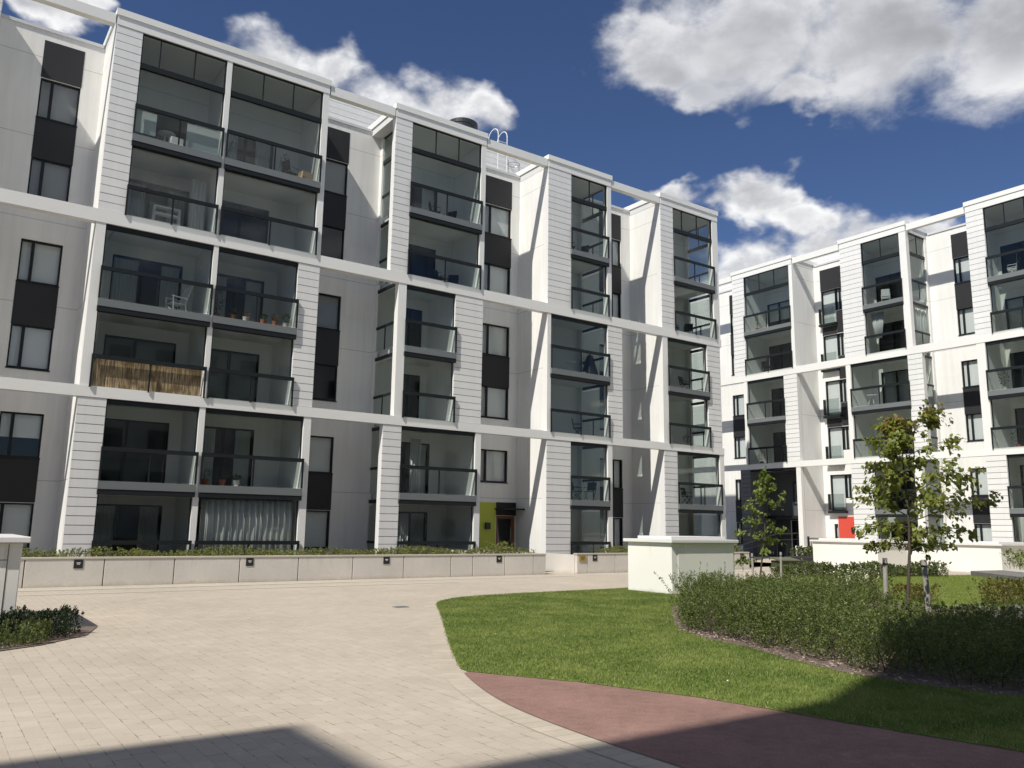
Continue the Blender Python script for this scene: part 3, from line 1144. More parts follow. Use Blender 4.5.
A.part(A.mb().box(-7.5, 34.94, DEPTH + 0.32, 13.9, 18.55, 18.78), 'roof', 'roof_metal')

A.bay(-7.4, 0.4, {2: [('clad', -7.4, -6.5), ('open', -6.5, -3.6), ('post', -3.6, -3.4), ('open', -3.4, -0.45), ('clad', -0.45, 0.4)],
                  1: [('post', -7.4, -7.1), ('open', -7.1, -3.6), ('post', -3.6, -3.4), ('open', -3.4, -0.45), ('clad', -0.45, 0.4)],
                  0: [('clad', -7.4, -6.5), ('open', -6.5, -3.6), ('post', -3.6, -3.4), ('open', -3.4, 0.1), ('post', 0.1, 0.4)]}, party=(-3.5,))
A.bay(3.8, 11.7, {2: [('clad', 3.8, 4.65), ('open', 4.65, 7.63, dict(mulls=(0.215, 0.62))), ('post', 7.63, 7.82), ('open', 7.82, 11.45), ('post', 11.45, 11.7)],
                  1: [('post', 3.8, 4.1), ('open', 4.1, 7.67, dict(low='reed')), ('post', 7.67, 7.84), ('open', 7.84, 10.85), ('clad', 10.85, 11.7)],
                  0: [('clad', 3.8, 4.65), ('open', 4.65, 7.62), ('post', 7.62, 7.82), ('open', 7.82, 11.42), ('post', 11.42, 11.7)]}, party=(7.73,))
A.bay(15.15, 19.32, {2: [('clad', 14.73, 15.52), ('open', 15.52, 19.08), ('post', 19.08, 19.32)],
                     1: [('post', 15.15, 15.52), ('open', 15.52, 17.91), ('clad', 17.91, 19.32)],
                     0: [('clad', 14.70, 15.52), ('open', 15.52, 19.08), ('post', 19.08, 19.36)]}, left_glass=True)
A.bay(22.92, 26.94, {2: [('clad', 22.92, 24.33), ('open', 24.33, 26.67, dict(mulls=(0.52,))), ('post', 26.67, 26.94)],
                     1: [('post', 22.92, 23.13), ('open', 23.13, 26.68), ('clad', 26.68, 27.62)],
                     0: [('clad', 22.92, 24.33), ('open', 24.33, 26.64), ('post', 26.64, 26.92)]}, right_glass=True)
A.bay(30.45, 34.95, {2: [('clad', 30.45, 31.39), ('open', 31.39, 34.5, dict(mulls=(0.24, 0.62))), ('post', 34.5, 34.95)],
                     1: [('post', 30.45, 30.82), ('open', 30.82, 33.85), ('clad', 33.85, 34.88)],
                     0: [('clad', 30.45, 31.39), ('open', 31.39, 34.64), ('post', 34.64, 34.97)]}, right_glass=True)
for (z0, z1) in ((5.582, 5.948), (11.502, 11.948)):
    A.part(A.mb().box(-7.42, 34.99, -0.022, 0.298, z0, z1), 'storey_beam', 'beam_white')
for (a, b_) in ((0.46, 3.74), (11.76, 14.67), (19.38, 22.86), (27.0, 30.39)):
    A.part(A.mb().box(a, b_, 0.0, 0.28, 18.754, 19.13), 'roof_beam', 'beam_white')
# clad plant room behind the second and third recess
pr_ = A.mb()
nb = 8
for i in range(nb):
    z0 = 18.8 + i * 0.29
    pr_.box(9.5, 25.4, DEPTH + 1.2 + .003 * (i % 2), DEPTH + 1.25, z0 + .012, z0 + .278)
pr_.box(9.52, 25.38, DEPTH + 1.225, DEPTH + 5, 18.8, 21.1)
A.part(pr_, 'roof_plant_room', 'clad_board')
vg = A.mb()
for i in range(6):
    vg.box(20.15, 20.75, DEPTH + 1.17, DEPTH + 1.198, 19.75 + i * 0.075, 19.80 + i * 0.075)
A.part(vg, 'vent_grille', 'fascia')
# lime panel, entrance door
A.part(A.mb().box(20.3, 21.78, DEPTH - 0.03, DEPTH + 0.012, 0.0, 2.72), 'lime_panel', 'lime_panel')
lp = A.mb().box(21.18, 21.42, DEPTH - 0.16, DEPTH - 0.032, 1.50, 1.80)
A.part(lp, 'wall_lamp', 'black_plastic')
lt = A.mb().box(21.80, 22.94, DEPTH - 0.03, DEPTH + 0.012, 2.14, 2.74)
A.part(lt, 'door_lintel', 'panel_black')
cn = A.mb().box(21.7, 23.05, DEPTH - 0.75, DEPTH - 0.034, 2.40, 2.46)
A.part(cn, 'canopy', 'dark_metal')
dm = A.mb()
d0 = DEPTH + 0.06
dm.box(21.84, 21.94, d0, d0 + .06, .06, 2.1).box(22.72, 22.88, d0, d0 + .06, .06, 2.1).box(21.94, 22.72, d0, d0 + .06, 2.0, 2.1).box(21.94, 22.72, d0, d0 + .06, .06, 0.4)
dr = A.part(dm, 'door', 'door_wood')
A.part(A.mb().box(21.94, 22.72, d0 + .02, d0 + .03, 0.4, 2.0), 'pane', 'window_glass', dr)
A.part(A.mb().tube([(22.64, d0 - .05, 0.9), (22.64, d0 - .05, 1.6)], 0.015), 'handle', 'steel_grey', dr)
# drain spouts and small lamps on the recess walls
dp = A.mb()
for (s, z) in ((20.0, 3.0), (22.98, 2.62)):
    dp.tube([(s, DEPTH - 0.01, z), (s, DEPTH - 0.28, z - .03)], 0.05)
A.part(dp, 'rain_spout', 'black_plastic')

# ------------------------------------------------------------------ building B (right)
rootB = empty('apartment_building', (44.5, 28, 0), 0,
              'sunlit white six storey apartment building on the right with a red ground floor panel', 'building')
B = Facade(rootB, lambda p: (44.5 + p[1], -p[0], p[2]))
holesB = []
holesB += B.strip_windows(-38.72, -37.72, ['light'] * 6, 0.35)
holesB += B.strip_windows(-22.56, -21.56, ['light', 'light', 'light', 'light', 'light', 'light'], 0.32)
holesB += B.strip_windows(-11.2, -10.0, ['light', 'dim', 'light', 'light', 'dim', 'light'], 0.32)
# french doors with a side window in the first recess
for k in range(6):
    f = FL[k]
    if k == 0:
        holesB.append((-31.05, -30.78, f + 0.3, f + 2.2))
        B.window(-31.05, -30.78, f + 0.3, f + 2.2, 'light', None)
        B.part(B.mb().box(-30.74, -29.55, DEPTH - 0.03, DEPTH + .012, 1.15, 2.56), 'red_panel', 'red_panel')
        B.part(B.mb().box(-29.82, -29.62, DEPTH - 0.14, DEPTH - .032, 1.62, 1.90), 'wall_lamp', 'black_plastic')
        continue
    holesB.append((-31.18, -30.15, f + 0.02, f + 2.26))
    holesB.append((-30.15, -29.60, f + 0.78, f + 2.26))
    B.window(-31.18, -30.15, f + 0.02, f + 2.26, 'light', None, door=True, name='french_door')
    B.window(-30.15, -29.60, f + 0.78, f + 2.26, 'light', 0.5, door=True)
    pn = B.mb().box(-31.25, -30.05, DEPTH - 0.3, DEPTH - 0.002, f - 0.14, f - 0.0)
    bp_ = B.part(pn, 'french_balcony', 'dark_metal')
    B.part(B.mb().box(-31.22, -31.2, DEPTH - 0.28, DEPTH - 0.01, f + .05, f + 1.05), 'rail_post', 'dark_metal', bp_)
    B.part(B.mb().box(-31.2, -30.1, DEPTH - 0.285, DEPTH - 0.275, f + .05, f + 1.05), 'railing_glass', 'rail_glass', bp_)
    if k in (5, 4, 3):
        B.part(B.mb().box(-30.13, -29.6, DEPTH - 0.012, DEPTH + .02, f - 0.7 if k > 3 else f - .7, f + 0.77), 'charcoal_panel', 'panel_black')
    if k == 5:
        B.part(B.mb().box(-31.19, -29.59, DEPTH - 0.012, DEPTH + .02, 17.17, 18.6), 'charcoal_panel', 'panel_black')
    if k in (4, 2):
        B.part(B.mb().box(-31.19, -30.14, DEPTH - 0.011, DEPTH + .02, f + 2.28, f + 2.84), 'charcoal_panel', 'panel_black')
holesB += doors(B, -35.45, -33.55, ['no', 'half'], 0.5, levels=(4, 5))
holesB += doors(B, -35.4, -34.0, ['no'], 0.5, levels=(2, 3))
holesB += doors(B, -27.35, -25.45, ['no', 'no', 'no', 'dim', 'no', 'no'], 0.5)
holesB += doors(B, -20.0, -17.9, ['no', 'curtain', 'no'], 0.5)
holesB += doors(B, -16.2, -13.9, ['no', 'curtain'], 0.5)
holesB.append((-34.2, -32.3, 0.05, 2.3))
B.wall('main_wall', -46, -8, 0.0, 18.95, holesB)
for (a, b_) in ((-45, -36.6), (-31.58, -28.26), (-23.90, -20.65), (-12.6, -8.0)):
    B.part(B.mb().box(a, b_, DEPTH - 0.05, DEPTH + 0.3, 18.952, 19.07), 'parapet_coping', 'roof_metal')
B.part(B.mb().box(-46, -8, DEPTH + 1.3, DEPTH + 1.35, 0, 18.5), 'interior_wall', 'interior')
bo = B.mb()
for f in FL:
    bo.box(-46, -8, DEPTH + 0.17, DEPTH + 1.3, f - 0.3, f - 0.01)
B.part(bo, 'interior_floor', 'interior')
bo = B.mb()
bo.box(-8.25, -8.0, DEPTH + 0.002, 13, 0, 18.95).box(-46, -8.3, 12.8, 13, 0, 18.95).box(-46, -45.7, DEPTH + .01, 12.7, 0, 18.95)
B.part(bo, 'end_wall', 'wall_render')
B.part(B.mb().box(-46, -8.01, DEPTH + 0.32, 12.9, 18.55, 18.78), 'roof', 'roof_metal')
pr_ = B.mb()
for i in range(6):
    z0 = 18.8 + i * 0.29
    pr_.box(-42, -26.5, DEPTH + 1.2 + .003 * (i % 2), DEPTH + 1.25, z0 + .012, z0 + .278)
pr_.box(-41.9, -26.6, DEPTH + 1.225, DEPTH + 5, 18.8, 20.5)
B.part(pr_, 'roof_plant_room', 'clad_board')

B.bay(-36.53, -31.65, {2: [('clad', -36.53, -35.54), ('open', -35.54, -31.9), ('post', -31.9, -31.65)],
                       1: [('post', -35.80, -35.53), ('open', -35.53, -32.62), ('clad', -32.62, -31.62)],
                       }, party=())
B.bay(-28.19, -23.97, {2: [('clad', -28.19, -26.78), ('open', -26.78, -24.38, dict(mulls=(0.5,))), ('post', -24.38, -23.97)],
                       1: [('post', -28.19, -27.89), ('open', -27.89, -24.34), ('clad', -24.34, -23.5)],
                       0: [('clad', -28.19, -26.78), ('open', -26.78, -24.38), ('post', -24.38, -23.97)]}, right_glass=True, wl=0.74)
B.bay(-20.58, -12.68, {2: [('clad', -20.58, -19.68), ('open', -19.68, -16.72), ('post', -16.72, -16.52), ('open', -16.52, -12.92), ('post', -12.92, -12.68)],
                       1: [('post', -20.58, -20.14), ('open', -20.14, -16.7), ('post', -16.7, -16.52), ('open', -16.52, -13.53), ('clad', -13.53, -12.68)],
                       0: [('clad', -20.58, -19.58), ('open', -19.58, -16.72), ('post', -16.72, -16.52), ('open', -16.52, -12.92), ('post', -12.92, -12.68)]}, party=(-16.62,), wl=0.4)
for (z0, z1) in ((5.582, 5.948), (11.502, 11.948)):
    B.part(B.mb().box(-45, -8.02, -0.022, 0.298, z0, z1), 'storey_beam', 'beam_white')
for (a, b_) in ((-45, -36.59), (-31.59, -28.25), (-23.91, -20.64), (-12.62, -8.02)):
    B.part(B.mb().box(a, b_, 0.0, 0.28, 18.754, 19.13), 'roof_beam', 'beam_white')
# dark grey double height entrance under the first bay
B.boards(-36.30, -35.53, 0.0, 5.58, 'grey_clad', 'grey_cladding')
B.part(B.mb().box(-31.97, -31.64, 0.0, 0.26, 0, 5.58), 'post', 'beam_white')
B.part(B.mb().box(-35.52, -31.86, 1.6, 1.7, 2.55, 5.42), 'entrance_wall', 'entrance_grey')
B.part(B.mb().box(-35.52, -35.40, 0.31, 2.34, 0, 5.5), 'entrance_side', 'grey_clad')
B.part(B.mb().box(-35.5, -31.98, 0.06, 0.2, 5.42, 5.578), 'lintel_strip', 'dark_metal')
B.part(B.mb().box(-35.5, -31.86, 1.2, 1.58, 2.42, 2.6), 'canopy', 'dark_metal')
uw = B.mb()
uw.box(-33.4, -32.2, 1.56, 1.598, 3.3, 3.36).box(-33.4, -32.2, 1.56, 1.598, 4.7, 4.76).box(-33.4, -33.34, 1.56, 1.598, 3.36, 4.7).box(-32.26, -32.2, 1.56, 1.598, 3.36, 4.7).box(-32.75, -32.7, 1.56, 1.598, 3.36, 4.7)
uw_ = B.part(uw, 'window', 'dark_metal')
B.part(B.mb().box(-33.34, -32.26, 1.575, 1.585, 3.36, 4.7), 'pane', 'window_glass', uw_)
B.part(B.mb().box(-35.39, -34.25, DEPTH - 0.03, DEPTH - 0.004, 0, 2.41), 'entrance_wall', 'entrance_grey')
B.part(B.mb().box(-32.28, -31.87, DEPTH - 0.03, DEPTH - 0.004, 0, 2.41), 'entrance_wall', 'entrance_grey')
B.part(B.mb().box(-34.248, -32.282, DEPTH - 0.03, DEPTH - 0.004, 2.32, 2.41), 'entrance_wall', 'entrance_grey')
ed_ = B.mb()
for s in (-34.2, -33.3, -32.36):
    ed_.box(s, s + 0.06, DEPTH + 0.05, DEPTH + 0.12, 0.06, 2.3)
ed_.box(-34.14, -32.36, DEPTH + 0.05, DEPTH + 0.12, 2.24, 2.3)
edd = B.part(ed_, 'entrance_door', 'dark_metal')
B.part(B.mb().box(-34.14, -32.36, DEPTH + 0.08, DEPTH + 0.09, 0.06, 2.24), 'pane', 'window_glass', edd)

# ------------------------------------------------------------------ the block behind the viewer that throws the corner shadow
rootC = empty('apartment_building', (-16, -6, 0), 0, 'white stepped apartment block behind the viewer whose roofs shade the paving and path', 'building')


def plain_block(x0, x1, y0, y1, h):
    w = MB().box(x0, x1, y0, y1, 0, h)
    w.build('wall', 'wall_render', rootC)
    MB().box(x0 - .06, x1 + .0, y0 - .06, y1 + .0, h + .002, h + 0.05).build('coping', 'beam_white', rootC)
    k = 0
    for f in FL:
        if f + 2.3 > h:
            continue
        x = x0 + 0.9
        while x + 1.4 < x1 - 0.3:
            fr = MB()
            y = y1 + 0.003
            fr.box(x, x + 1.4, y, y + .05, f + .8, f + .86).box(x, x + 1.4, y, y + .05, f + 2.2, f + 2.26).box(x, x + .06, y, y + .05, f + .86, f + 2.2).box(x + 1.34, x + 1.4, y, y + .05, f + .86, f + 2.2)
            w_ = fr.build('window', 'dark_metal', rootC)
            MB().box(x + .06, x + 1.34, y, y + .02, f + .86, f + 2.2).build('pane', 'panel_black', w_)
            x += 3.1


plain_block(-26, -12.74, -12, 1.44, 19.25)
plain_block(-12.735, -8.005, -12, -0.33, 19.25)
plain_block(-8, -1.2, -12, -0.25, 27)
rootC = empty('apartment_building', (27, -10, 0), 0, 'long white apartment block added unseen at the right, for reflections in the glass opposite', 'building')
plain_block(9, 46, -16, -4.5, 19.25)  # unseen block, added so the balcony glass mirrors a pale wall

# ------------------------------------------------------------------ terrace and planters in front of building A
sheet('terrace', [(-7, 24.0), (18.0, 24.0), (18.0, 29.7), (-7, 29.7)], 0.42, 'soil')
sheet('terrace', [(19.5, 24.0), (30.3, 24.0), (30.3, 29.7), (19.5, 29.7)], 0.42, 'soil')
PY = 23.3


def planter(x0, x1, joints, label, side_left=False):
    root = empty('planter', ((x0 + x1) / 2, PY, 0), 0, label, 'planter')
    js = [x0] + joints + [x1]
    for a, b_ in zip(js[:-1], js[1:]):
        MB().box(a + .012, b_ - .012, PY, PY + 0.14, 0, 0.66).build('concrete_panel', 'planter_concrete', root, bevel=0.008)
    MB().box(x0 + .02, x1 - .02, PY + .03, PY + .2, 0, 0.655).build('core', 'soil', root)
    MB().box(x0, x0 + .14, PY + .145, PY + 6.2, 0, .655).build('end_panel', 'planter_concrete', root)
    MB().box(x1 - .14, x1, PY + .145, PY + 6.2, 0, .655).build('end_panel', 'planter_concrete', root)
    MB().box(x0 - .01, x1 + .01, PY - .015, PY + .19, 0.662, 0.715).build('coping', 'planter_cap', root, bevel=0.008)
    MB().box(x0 + .15, x1 - .15, PY + .21, PY + 1.3, 0.40, 0.62).build('soil', 'soil', root)
    return root


planter(-2.5, 18.05, [-1.0, 0.6, 2.23, 3.98, 5.67, 7.39, 9.07, 10.76, 12.47, 14.18, 15.02, 16.3, 17.5],
        'long low pale concrete planter of many panels in front of the left building')
planter(19.45, 28.95, [19.95, 21.3, 23.0, 24.7, 26.4, 28.0],
        'shorter pale concrete planter with a yellow sign, beyond the gap beside the lime entrance')


def stems(poly, per_m2, hfun, leaf_n, leaf_l, spread=0.10, lean=0.25, low=0.15, zb=0.02, jitter=0.25, tuft=0.0):
    """leaf polygons on many upright arching twigs filling a plan polygon"""
    a = np.array(poly)
    area = 0.5 * abs(np.dot(a[:, 0], np.roll(a[:, 1], -1)) - np.dot(a[:, 1], np.roll(a[:, 0], -1)))
    n = max(3, int(area * per_m2))
    xs, ys = sample_poly(poly, n)
    h = hfun(xs, ys) * rng.uniform(1 - jitter, 1 + jitter * 0.6, n)
    ln = rng.normal(0, lean, (n, 2)) * h[:, None]
    k = np.repeat(np.arange(n), leaf_n)
    tt = rng.uniform(low, 1.0, n * leaf_n)
    tt = np.where(rng.random(len(tt)) < 0.25, rng.uniform(0.85, 1.0, len(tt)), tt)
    px = xs[k] + ln[k, 0] * tt ** 1.6
    py = ys[k] + ln[k, 1] * tt ** 1.6
    pz = zb + h[k] * tt
    rad = spread * (1.05 - 0.85 * tt) * rng.uniform(0.2, 1.0, len(tt))
    th = rng.uniform(0, 6.283, len(tt))
    C = np.stack([px + rad * np.cos(th), py + rad * np.sin(th), pz + rng.normal(0, .01, len(tt))], 1)
    Dv = np.stack([np.cos(th), np.sin(th), rng.uniform(0.1, 1.2, len(tt)) + tuft], 1)
    Nv = np.stack([rng.normal(0, .6, len(tt)), rng.normal(0, .6, len(tt)), np.ones(len(tt))], 1)
    L = leaf_l * rng.uniform(0.6, 1.35, len(tt))
    return leaf_polys(C, Dv, Nv, L, L * 0.5)


def noise2(x, y, s):
    return 0.5 + 0.25 * (np.sin(x * s + 1.7 * np.sin(y * s * .7)) + np.sin(y * s * 1.3 + 2.1 * np.sin(x * s * .6 + 1)))


def bush(name, label, cat, poly, per_m2, hfun, leaf_n, leaf_l, mat, kind=None, twig=True, **k):
    a = np.array(poly)
    cx, cy = a.mean(0)
    root = empty(name, (cx, cy, 0), 0, label, cat)
    V = stems(poly, per_m2, hfun, leaf_n, leaf_l, **k)
    raw_mesh('foliage', V, None, mat, root)
    if twig:
        area = 0.5 * abs(np.dot(a[:, 0], np.roll(a[:, 1], -1)) - np.dot(a[:, 1], np.roll(a[:, 0], -1)))
        nt = int(min(500, area * 22))
        xs, ys = sample_poly(poly, nt)
        h = hfun(xs, ys) * .8
        zb = k.get('zb', 0.02)
        t_ = MB()
        for i in range(nt):
            lx, ly = random.gauss(0, .14), random.gauss(0, .14)
            t_.tube([(xs[i], ys[i], zb - .02), (xs[i] + lx * .5, ys[i] + ly * .5, zb + h[i] * .5), (xs[i] + lx, ys[i] + ly, zb + h[i])], [.006, .005, .003], 4, cap=False)
        tag(t_.build('twigs', 'bark', root), kind='stuff')
    return root


# ground cover along the planters
bush('planter_shrubs', 'low yellowish green ground cover along the top of the long planter', 'shrubs',
     [(-2.3, 23.5), (17.8, 23.5), (17.8, 24.6), (-2.3, 24.6)], 60, lambda x, y: 0.17 + 0.14 * noise2(x, y, 2.1), 26, 0.05, 'planter_leaf', zb=0.62, lean=0.35, low=0.05, jitter=0.35)
bush('planter_shrubs', 'low green ground cover on the shorter planter beside the yellow sign', 'shrubs',
     [(21.3, 23.5), (28.6, 23.5), (28.6, 24.6), (21.3, 24.6)], 60, lambda x, y: 0.15 + 0.14 * noise2(x, y, 2.1), 26, 0.05, 'planter_leaf', zb=0.62, lean=0.35, low=0.05, jitter=0.35)
bush('planter_shrub', 'taller loose shrub on the planter in front of the wooden entrance door', 'shrub',
     [(16.0, 23.5), (16.9, 23.5), (16.9, 24.2), (16.0, 24.2)], 90, lambda x, y: 0.45 + 0 * x, 26, 0.05, 'planter_leaf', zb=0.62, lean=0.3, low=0.05)

# ---- plaques on the planters
PLQ = [(3.39, 'leftmost of the small black plaques on the long planter, near the white box', '5'),
       (7.66, 'small black plaque on the long planter below the white curtain', '7'),
       (11.87, 'small black plaque on the long planter below the second balcony bay', '9'),
       (16.06, 'small black plaque on the long planter nearest the lime panel', '11'),
       (20.30, 'small black plaque just right of the yellow sign', '13'),
       (28.47, 'small black plaque at the far right end of the shorter planter', '15')]
p0 = None
for i, (x, lab, tx) in enumerate(PLQ):
    z0 = 0.44
    pr = MB().box(-0.105, 0.105, -0.014, -0.001, 0, 0.215).build('plaque', 'plaque_black')
    pr.location = (x, PY, z0)
    tag(pr, lab, 'plaque', 'black plaques on the planters')
    tl = MB().box(-0.045, 0.045, -0.018, -0.0145, 0.125, 0.145)
    tl.box(-0.03, 0.035, -0.018, -0.0145, 0.095, 0.107)
    lo = tl.build('lettering', 'letter_white')
    lo.parent = pr
sg = MB().box(-0.16, 0.16, -0.03, -0.001, 0, 0.2).build('sign', 'sign_yellow')
sg.location = (19.70, PY, 0.44)
tag(sg, 'small yellow brown notice sign at the left end of the shorter planter', 'sign')
tl = MB()
for i, w in enumerate((0.22, 0.18, 0.2, 0.12)):
    tl.box(-w / 2, w / 2, -0.034, -0.0305, 0.15 - i * 0.035, 0.162 - i * 0.035)
lo = tl.build('lettering', 'sign_dark')
lo.parent = sg


# ------------------------------------------------------------------ rendered white shaft boxes
def shaft_box(p_left, p_corner, s_side, h, label, hatch=False, plinth=True):
    """p_left -> p_corner is the bright face, the shaded face leaves p_corner to its right"""
    a = Vector((*p_left, 0))
    b_ = Vector((*p_corner, 0))
    u = (b_ - a)
    L = u.length
    u.normalize()
    v_ = Vector((-u.y, u.x, 0))         # to the left of a->b ; the box lies on that side
    if v_.dot(Vector((1, 0, 0))) < 0:
        v_ = -v_
    root = empty('vent_shaft_box', tuple((a + b_) / 2), 0, label, 'box')
    mp = lambda p: tuple(a + u * p[0] + v_ * p[1] + Vector((0, 0, p[2])))
    MB(mp).box(0, L, 0, s_side, 0, h).build('wall', 'box_render', root, bevel=0.012)
    MB(mp).box(-.09, L + .09, -.09, s_side + .09, h + .002, h + .085).build('cap', 'box_cap', root, bevel=0.012)
    if plinth:
        MB(mp).box(.25, L - .12, .12, s_side - .2, h + .087, h + .165).build('upper_cap', 'box_cap', root, bevel=0.01)
    if hatch:
        k = MB(mp)
        x0, x1, z0, z1 = L + .001, L + .012, .02, h - .12
        k.box(x0, x1, .22, s_side - .06, z0, z1)
        k.build('hatch', 'box_render', root)
    return root


def ray_ratio(px, py=575):
    d = fwd + r2 * ((px - 512) / CAM_F) - u2 * ((py - 384) / CAM_F)
    return d.y / d.x


# base corners found where the sight lines meet the ground
X1 = 15.5
shaft_box((X1, X1 * ray_ratio(628)), (X1, X1 * ray_ratio(672)), X1 * ray_ratio(672) / ray_ratio(735) - X1, 1.27,
          'white rendered shaft box standing on the near lawn beside the long hedge', hatch=True)
root = empty('vent_shaft_box', (0.1, 14.2, 0), 0, 'white rendered shaft box at the left edge behind the dark shrubs', 'box')
MB().box(-1.6, 1.31, 14.21, 16.9, 0, 1.27).build('wall', 'box_render', root, bevel=0.012)
MB().box(-1.72, 1.40, 14.10, 17.0, 1.272, 1.36).build('cap', 'box_cap', root, bevel=0.012)
MB().box(-1.4, 0.80, 14.5, 16.7, 1.362, 1.52).build('upper_cap', 'box_cap', root, bevel=0.01)
hf = MB()
hf.box(-1.45, 1.13, 14.202, 14.2095, 0.0, 1.02)
hf.build('hatch', 'box_render', root)
MB().box(1.132, 1.144, 14.206, 14.2098, 0.0, 1.25).build('groove', 'stone_grey', root)
MB().box(-1.45, 1.13, 14.206, 14.2098, 1.021, 1.033).build('groove', 'stone_grey', root)


X2 = 34.1
shaft_box((X2, X2 * ray_ratio(814)), (X2, X2 * ray_ratio(879)), 2.4, 1.15, 'white rendered shaft box by the right building, below the red panel')
X3 = 36.4
shaft_box((X3, X3 * ray_ratio(951)), (X3, X3 * ray_ratio(1003)), 2.6, 1.13, 'white rendered shaft box at the right edge behind the stone ledge')
# low white wall between them
lw = MB().box(37.6, 37.8, 18.2, 24.5, 0, 0.62).build('low_wall', 'box_render')
tag(lw, 'low white garden wall between the two far white boxes', 'wall')
pw = MB().box(43.3, 43.5, 13, 31.4, 0, 0.75).build('low_wall', 'box_render')
tag(pw, 'white garden wall along the foot of the right building', 'wall')

# ------------------------------------------------------------------ shrubs and hedge
HEDGE = [(11.6, 10.4), (12.2, 9.0), (12.6, 8.2), (15.2, 9.3), (16.9, 10.6), (16.4, 12.2), (14.4, 12.7), (13.0, 11.6)]
HEDGE_F = [(10.4, 9.85), (10.1, 9.3), (9.9, 8.8), (9.85, 8.3), (9.62, 7.8), (9.5, 7.2), (9.28, 6.7), (9.2, 6.2), (9.0, 5.8), (9.08, 5.3), (9.15, 4.5), (9.6, 3.4), (11.0, 2.4), (12.6, 3.4), (12.7, 5.6), (13.0, 7.6), (14.0, 10.4), (13.8, 12.2), (12.75, 11.95), (11.6, 11.0)]


def hedge_h(x, y):
    base = 0.46 + 0.16 * noise2(x, y, 2.4) + 0.08 * noise2(x + 3, y - 2, 6.5)
    right = np.clip((7.9 - y) / 1.6, 0, 1)
    left = np.clip((y - 8.9) / 1.2, 0, 1) * np.clip((11.6 - x) / 1.3, 0, 1)
    cx_, cy_ = np.floor(x / 0.95), np.floor(y / 0.95)
    dome = np.zeros_like(x)
    for dx_ in (-1, 0, 1):
        for dy_ in (-1, 0, 1):
            gx, gy = cx_ + dx_, cy_ + dy_
            h1 = np.abs(np.sin(gx * 12.9898 + gy * 78.233) * 43758.5453) % 1
            h2 = np.abs(np.sin(gx * 39.346 + gy * 11.135) * 24634.6345) % 1
            d2 = (x - (gx + .2 + .6 * h1) * .95) ** 2 + (y - (gy + .2 + .6 * h2) * .95) ** 2
            dome = np.maximum(dome, (0.75 + .25 * h2) * np.sqrt(np.clip(1 - d2 / 0.62, 0, 1)))
    base = (0.22 + 0.46 * dome + 0.05 * noise2(x, y, 5)) * (1 - .2 * left)
    base = base * (1 - 0.16 * right) * (1 - 0.40 * right * np.clip((x - 10.2) / 1.6, 0, 1))
    return base


hd = bush('hedge', 'long loose green hedge of fine twigs between the lawn and the tall staked tree', 'hedge', HEDGE_F, 115, hedge_h, 64, 0.032, 'hedge_leaf', lean=0.24, spread=0.11, low=0.12, jitter=0.34)
V = np.concatenate([stems(HEDGE, 50, hedge_h, 46, 0.038, lean=0.25, spread=0.12, low=0.25),
                    stems([(12.6, 4.6), (15.6, 5.2), (16.6, 7.4), (15.2, 8.4), (13.0, 8.0)], 55, lambda x, y: 0.30 + 0.1 * noise2(x, y, 3), 46, 0.038, lean=0.25, spread=0.12, low=0.2)])
raw_mesh('rear_foliage', V, None, 'hedge_leaf', hd)
V = stems(HEDGE_F, 11, lambda x, y: hedge_h(x, y) * 1.22 + .05, 34, 0.034, lean=0.34, spread=0.05, low=0.45, jitter=.25)
raw_mesh('long_shoots', V, None, 'hedge_leaf', hd)
# the cream flowering shrub behind it
fs = bush('flowering_shrub', 'cream flowering shrub at the back of the long hedge', 'shrub', [(17.3, 11.2), (18.6, 10.8), (19.2, 12.0), (17.9, 12.6)], 70, lambda x, y: 0.50 + 0.12 * noise2(x, y, 4), 60, 0.05, 'shrub_mid_leaf', lean=0.3, jitter=0.3, low=0.05)
V = stems([(17.4, 11.3), (18.4, 11.0), (19.0, 11.9), (18.0, 12.4)], 45, lambda x, y: 0.56 + 0.1 * noise2(x, y, 4), 8, 0.05, lean=0.35, low=0.75, spread=0.2)
raw_mesh('blossom', V, None, 'flower_cream', fs)

bush('shrub', 'dark rounded shrub beside the left white box', 'shrub', [(0.9, 13.05), (1.85, 13.1), (2.12, 13.6), (1.85, 14.05), (0.4, 14.05), (0.5, 13.4)], 210, lambda x, y: 0.27 + 0.09 * noise2(x, y, 6), 60, 0.03, 'shrub_dark_leaf', twig=False, lean=0.08, spread=0.07, low=0.0, tuft=0.8)
bush('shrub', 'greyish green low shrub in front of the left white box', 'shrub', [(-1.6, 12.2), (0.7, 12.25), (1.5, 12.7), (1.7, 13.1), (0.9, 13.2), (-1.6, 13.9)], 150, lambda x, y: 0.14 + 0.13 * noise2(x, y, 5), 50, 0.035, 'shrub_mid_leaf', twig=False, lean=0.12, spread=0.08, low=0.0, tuft=0.8)

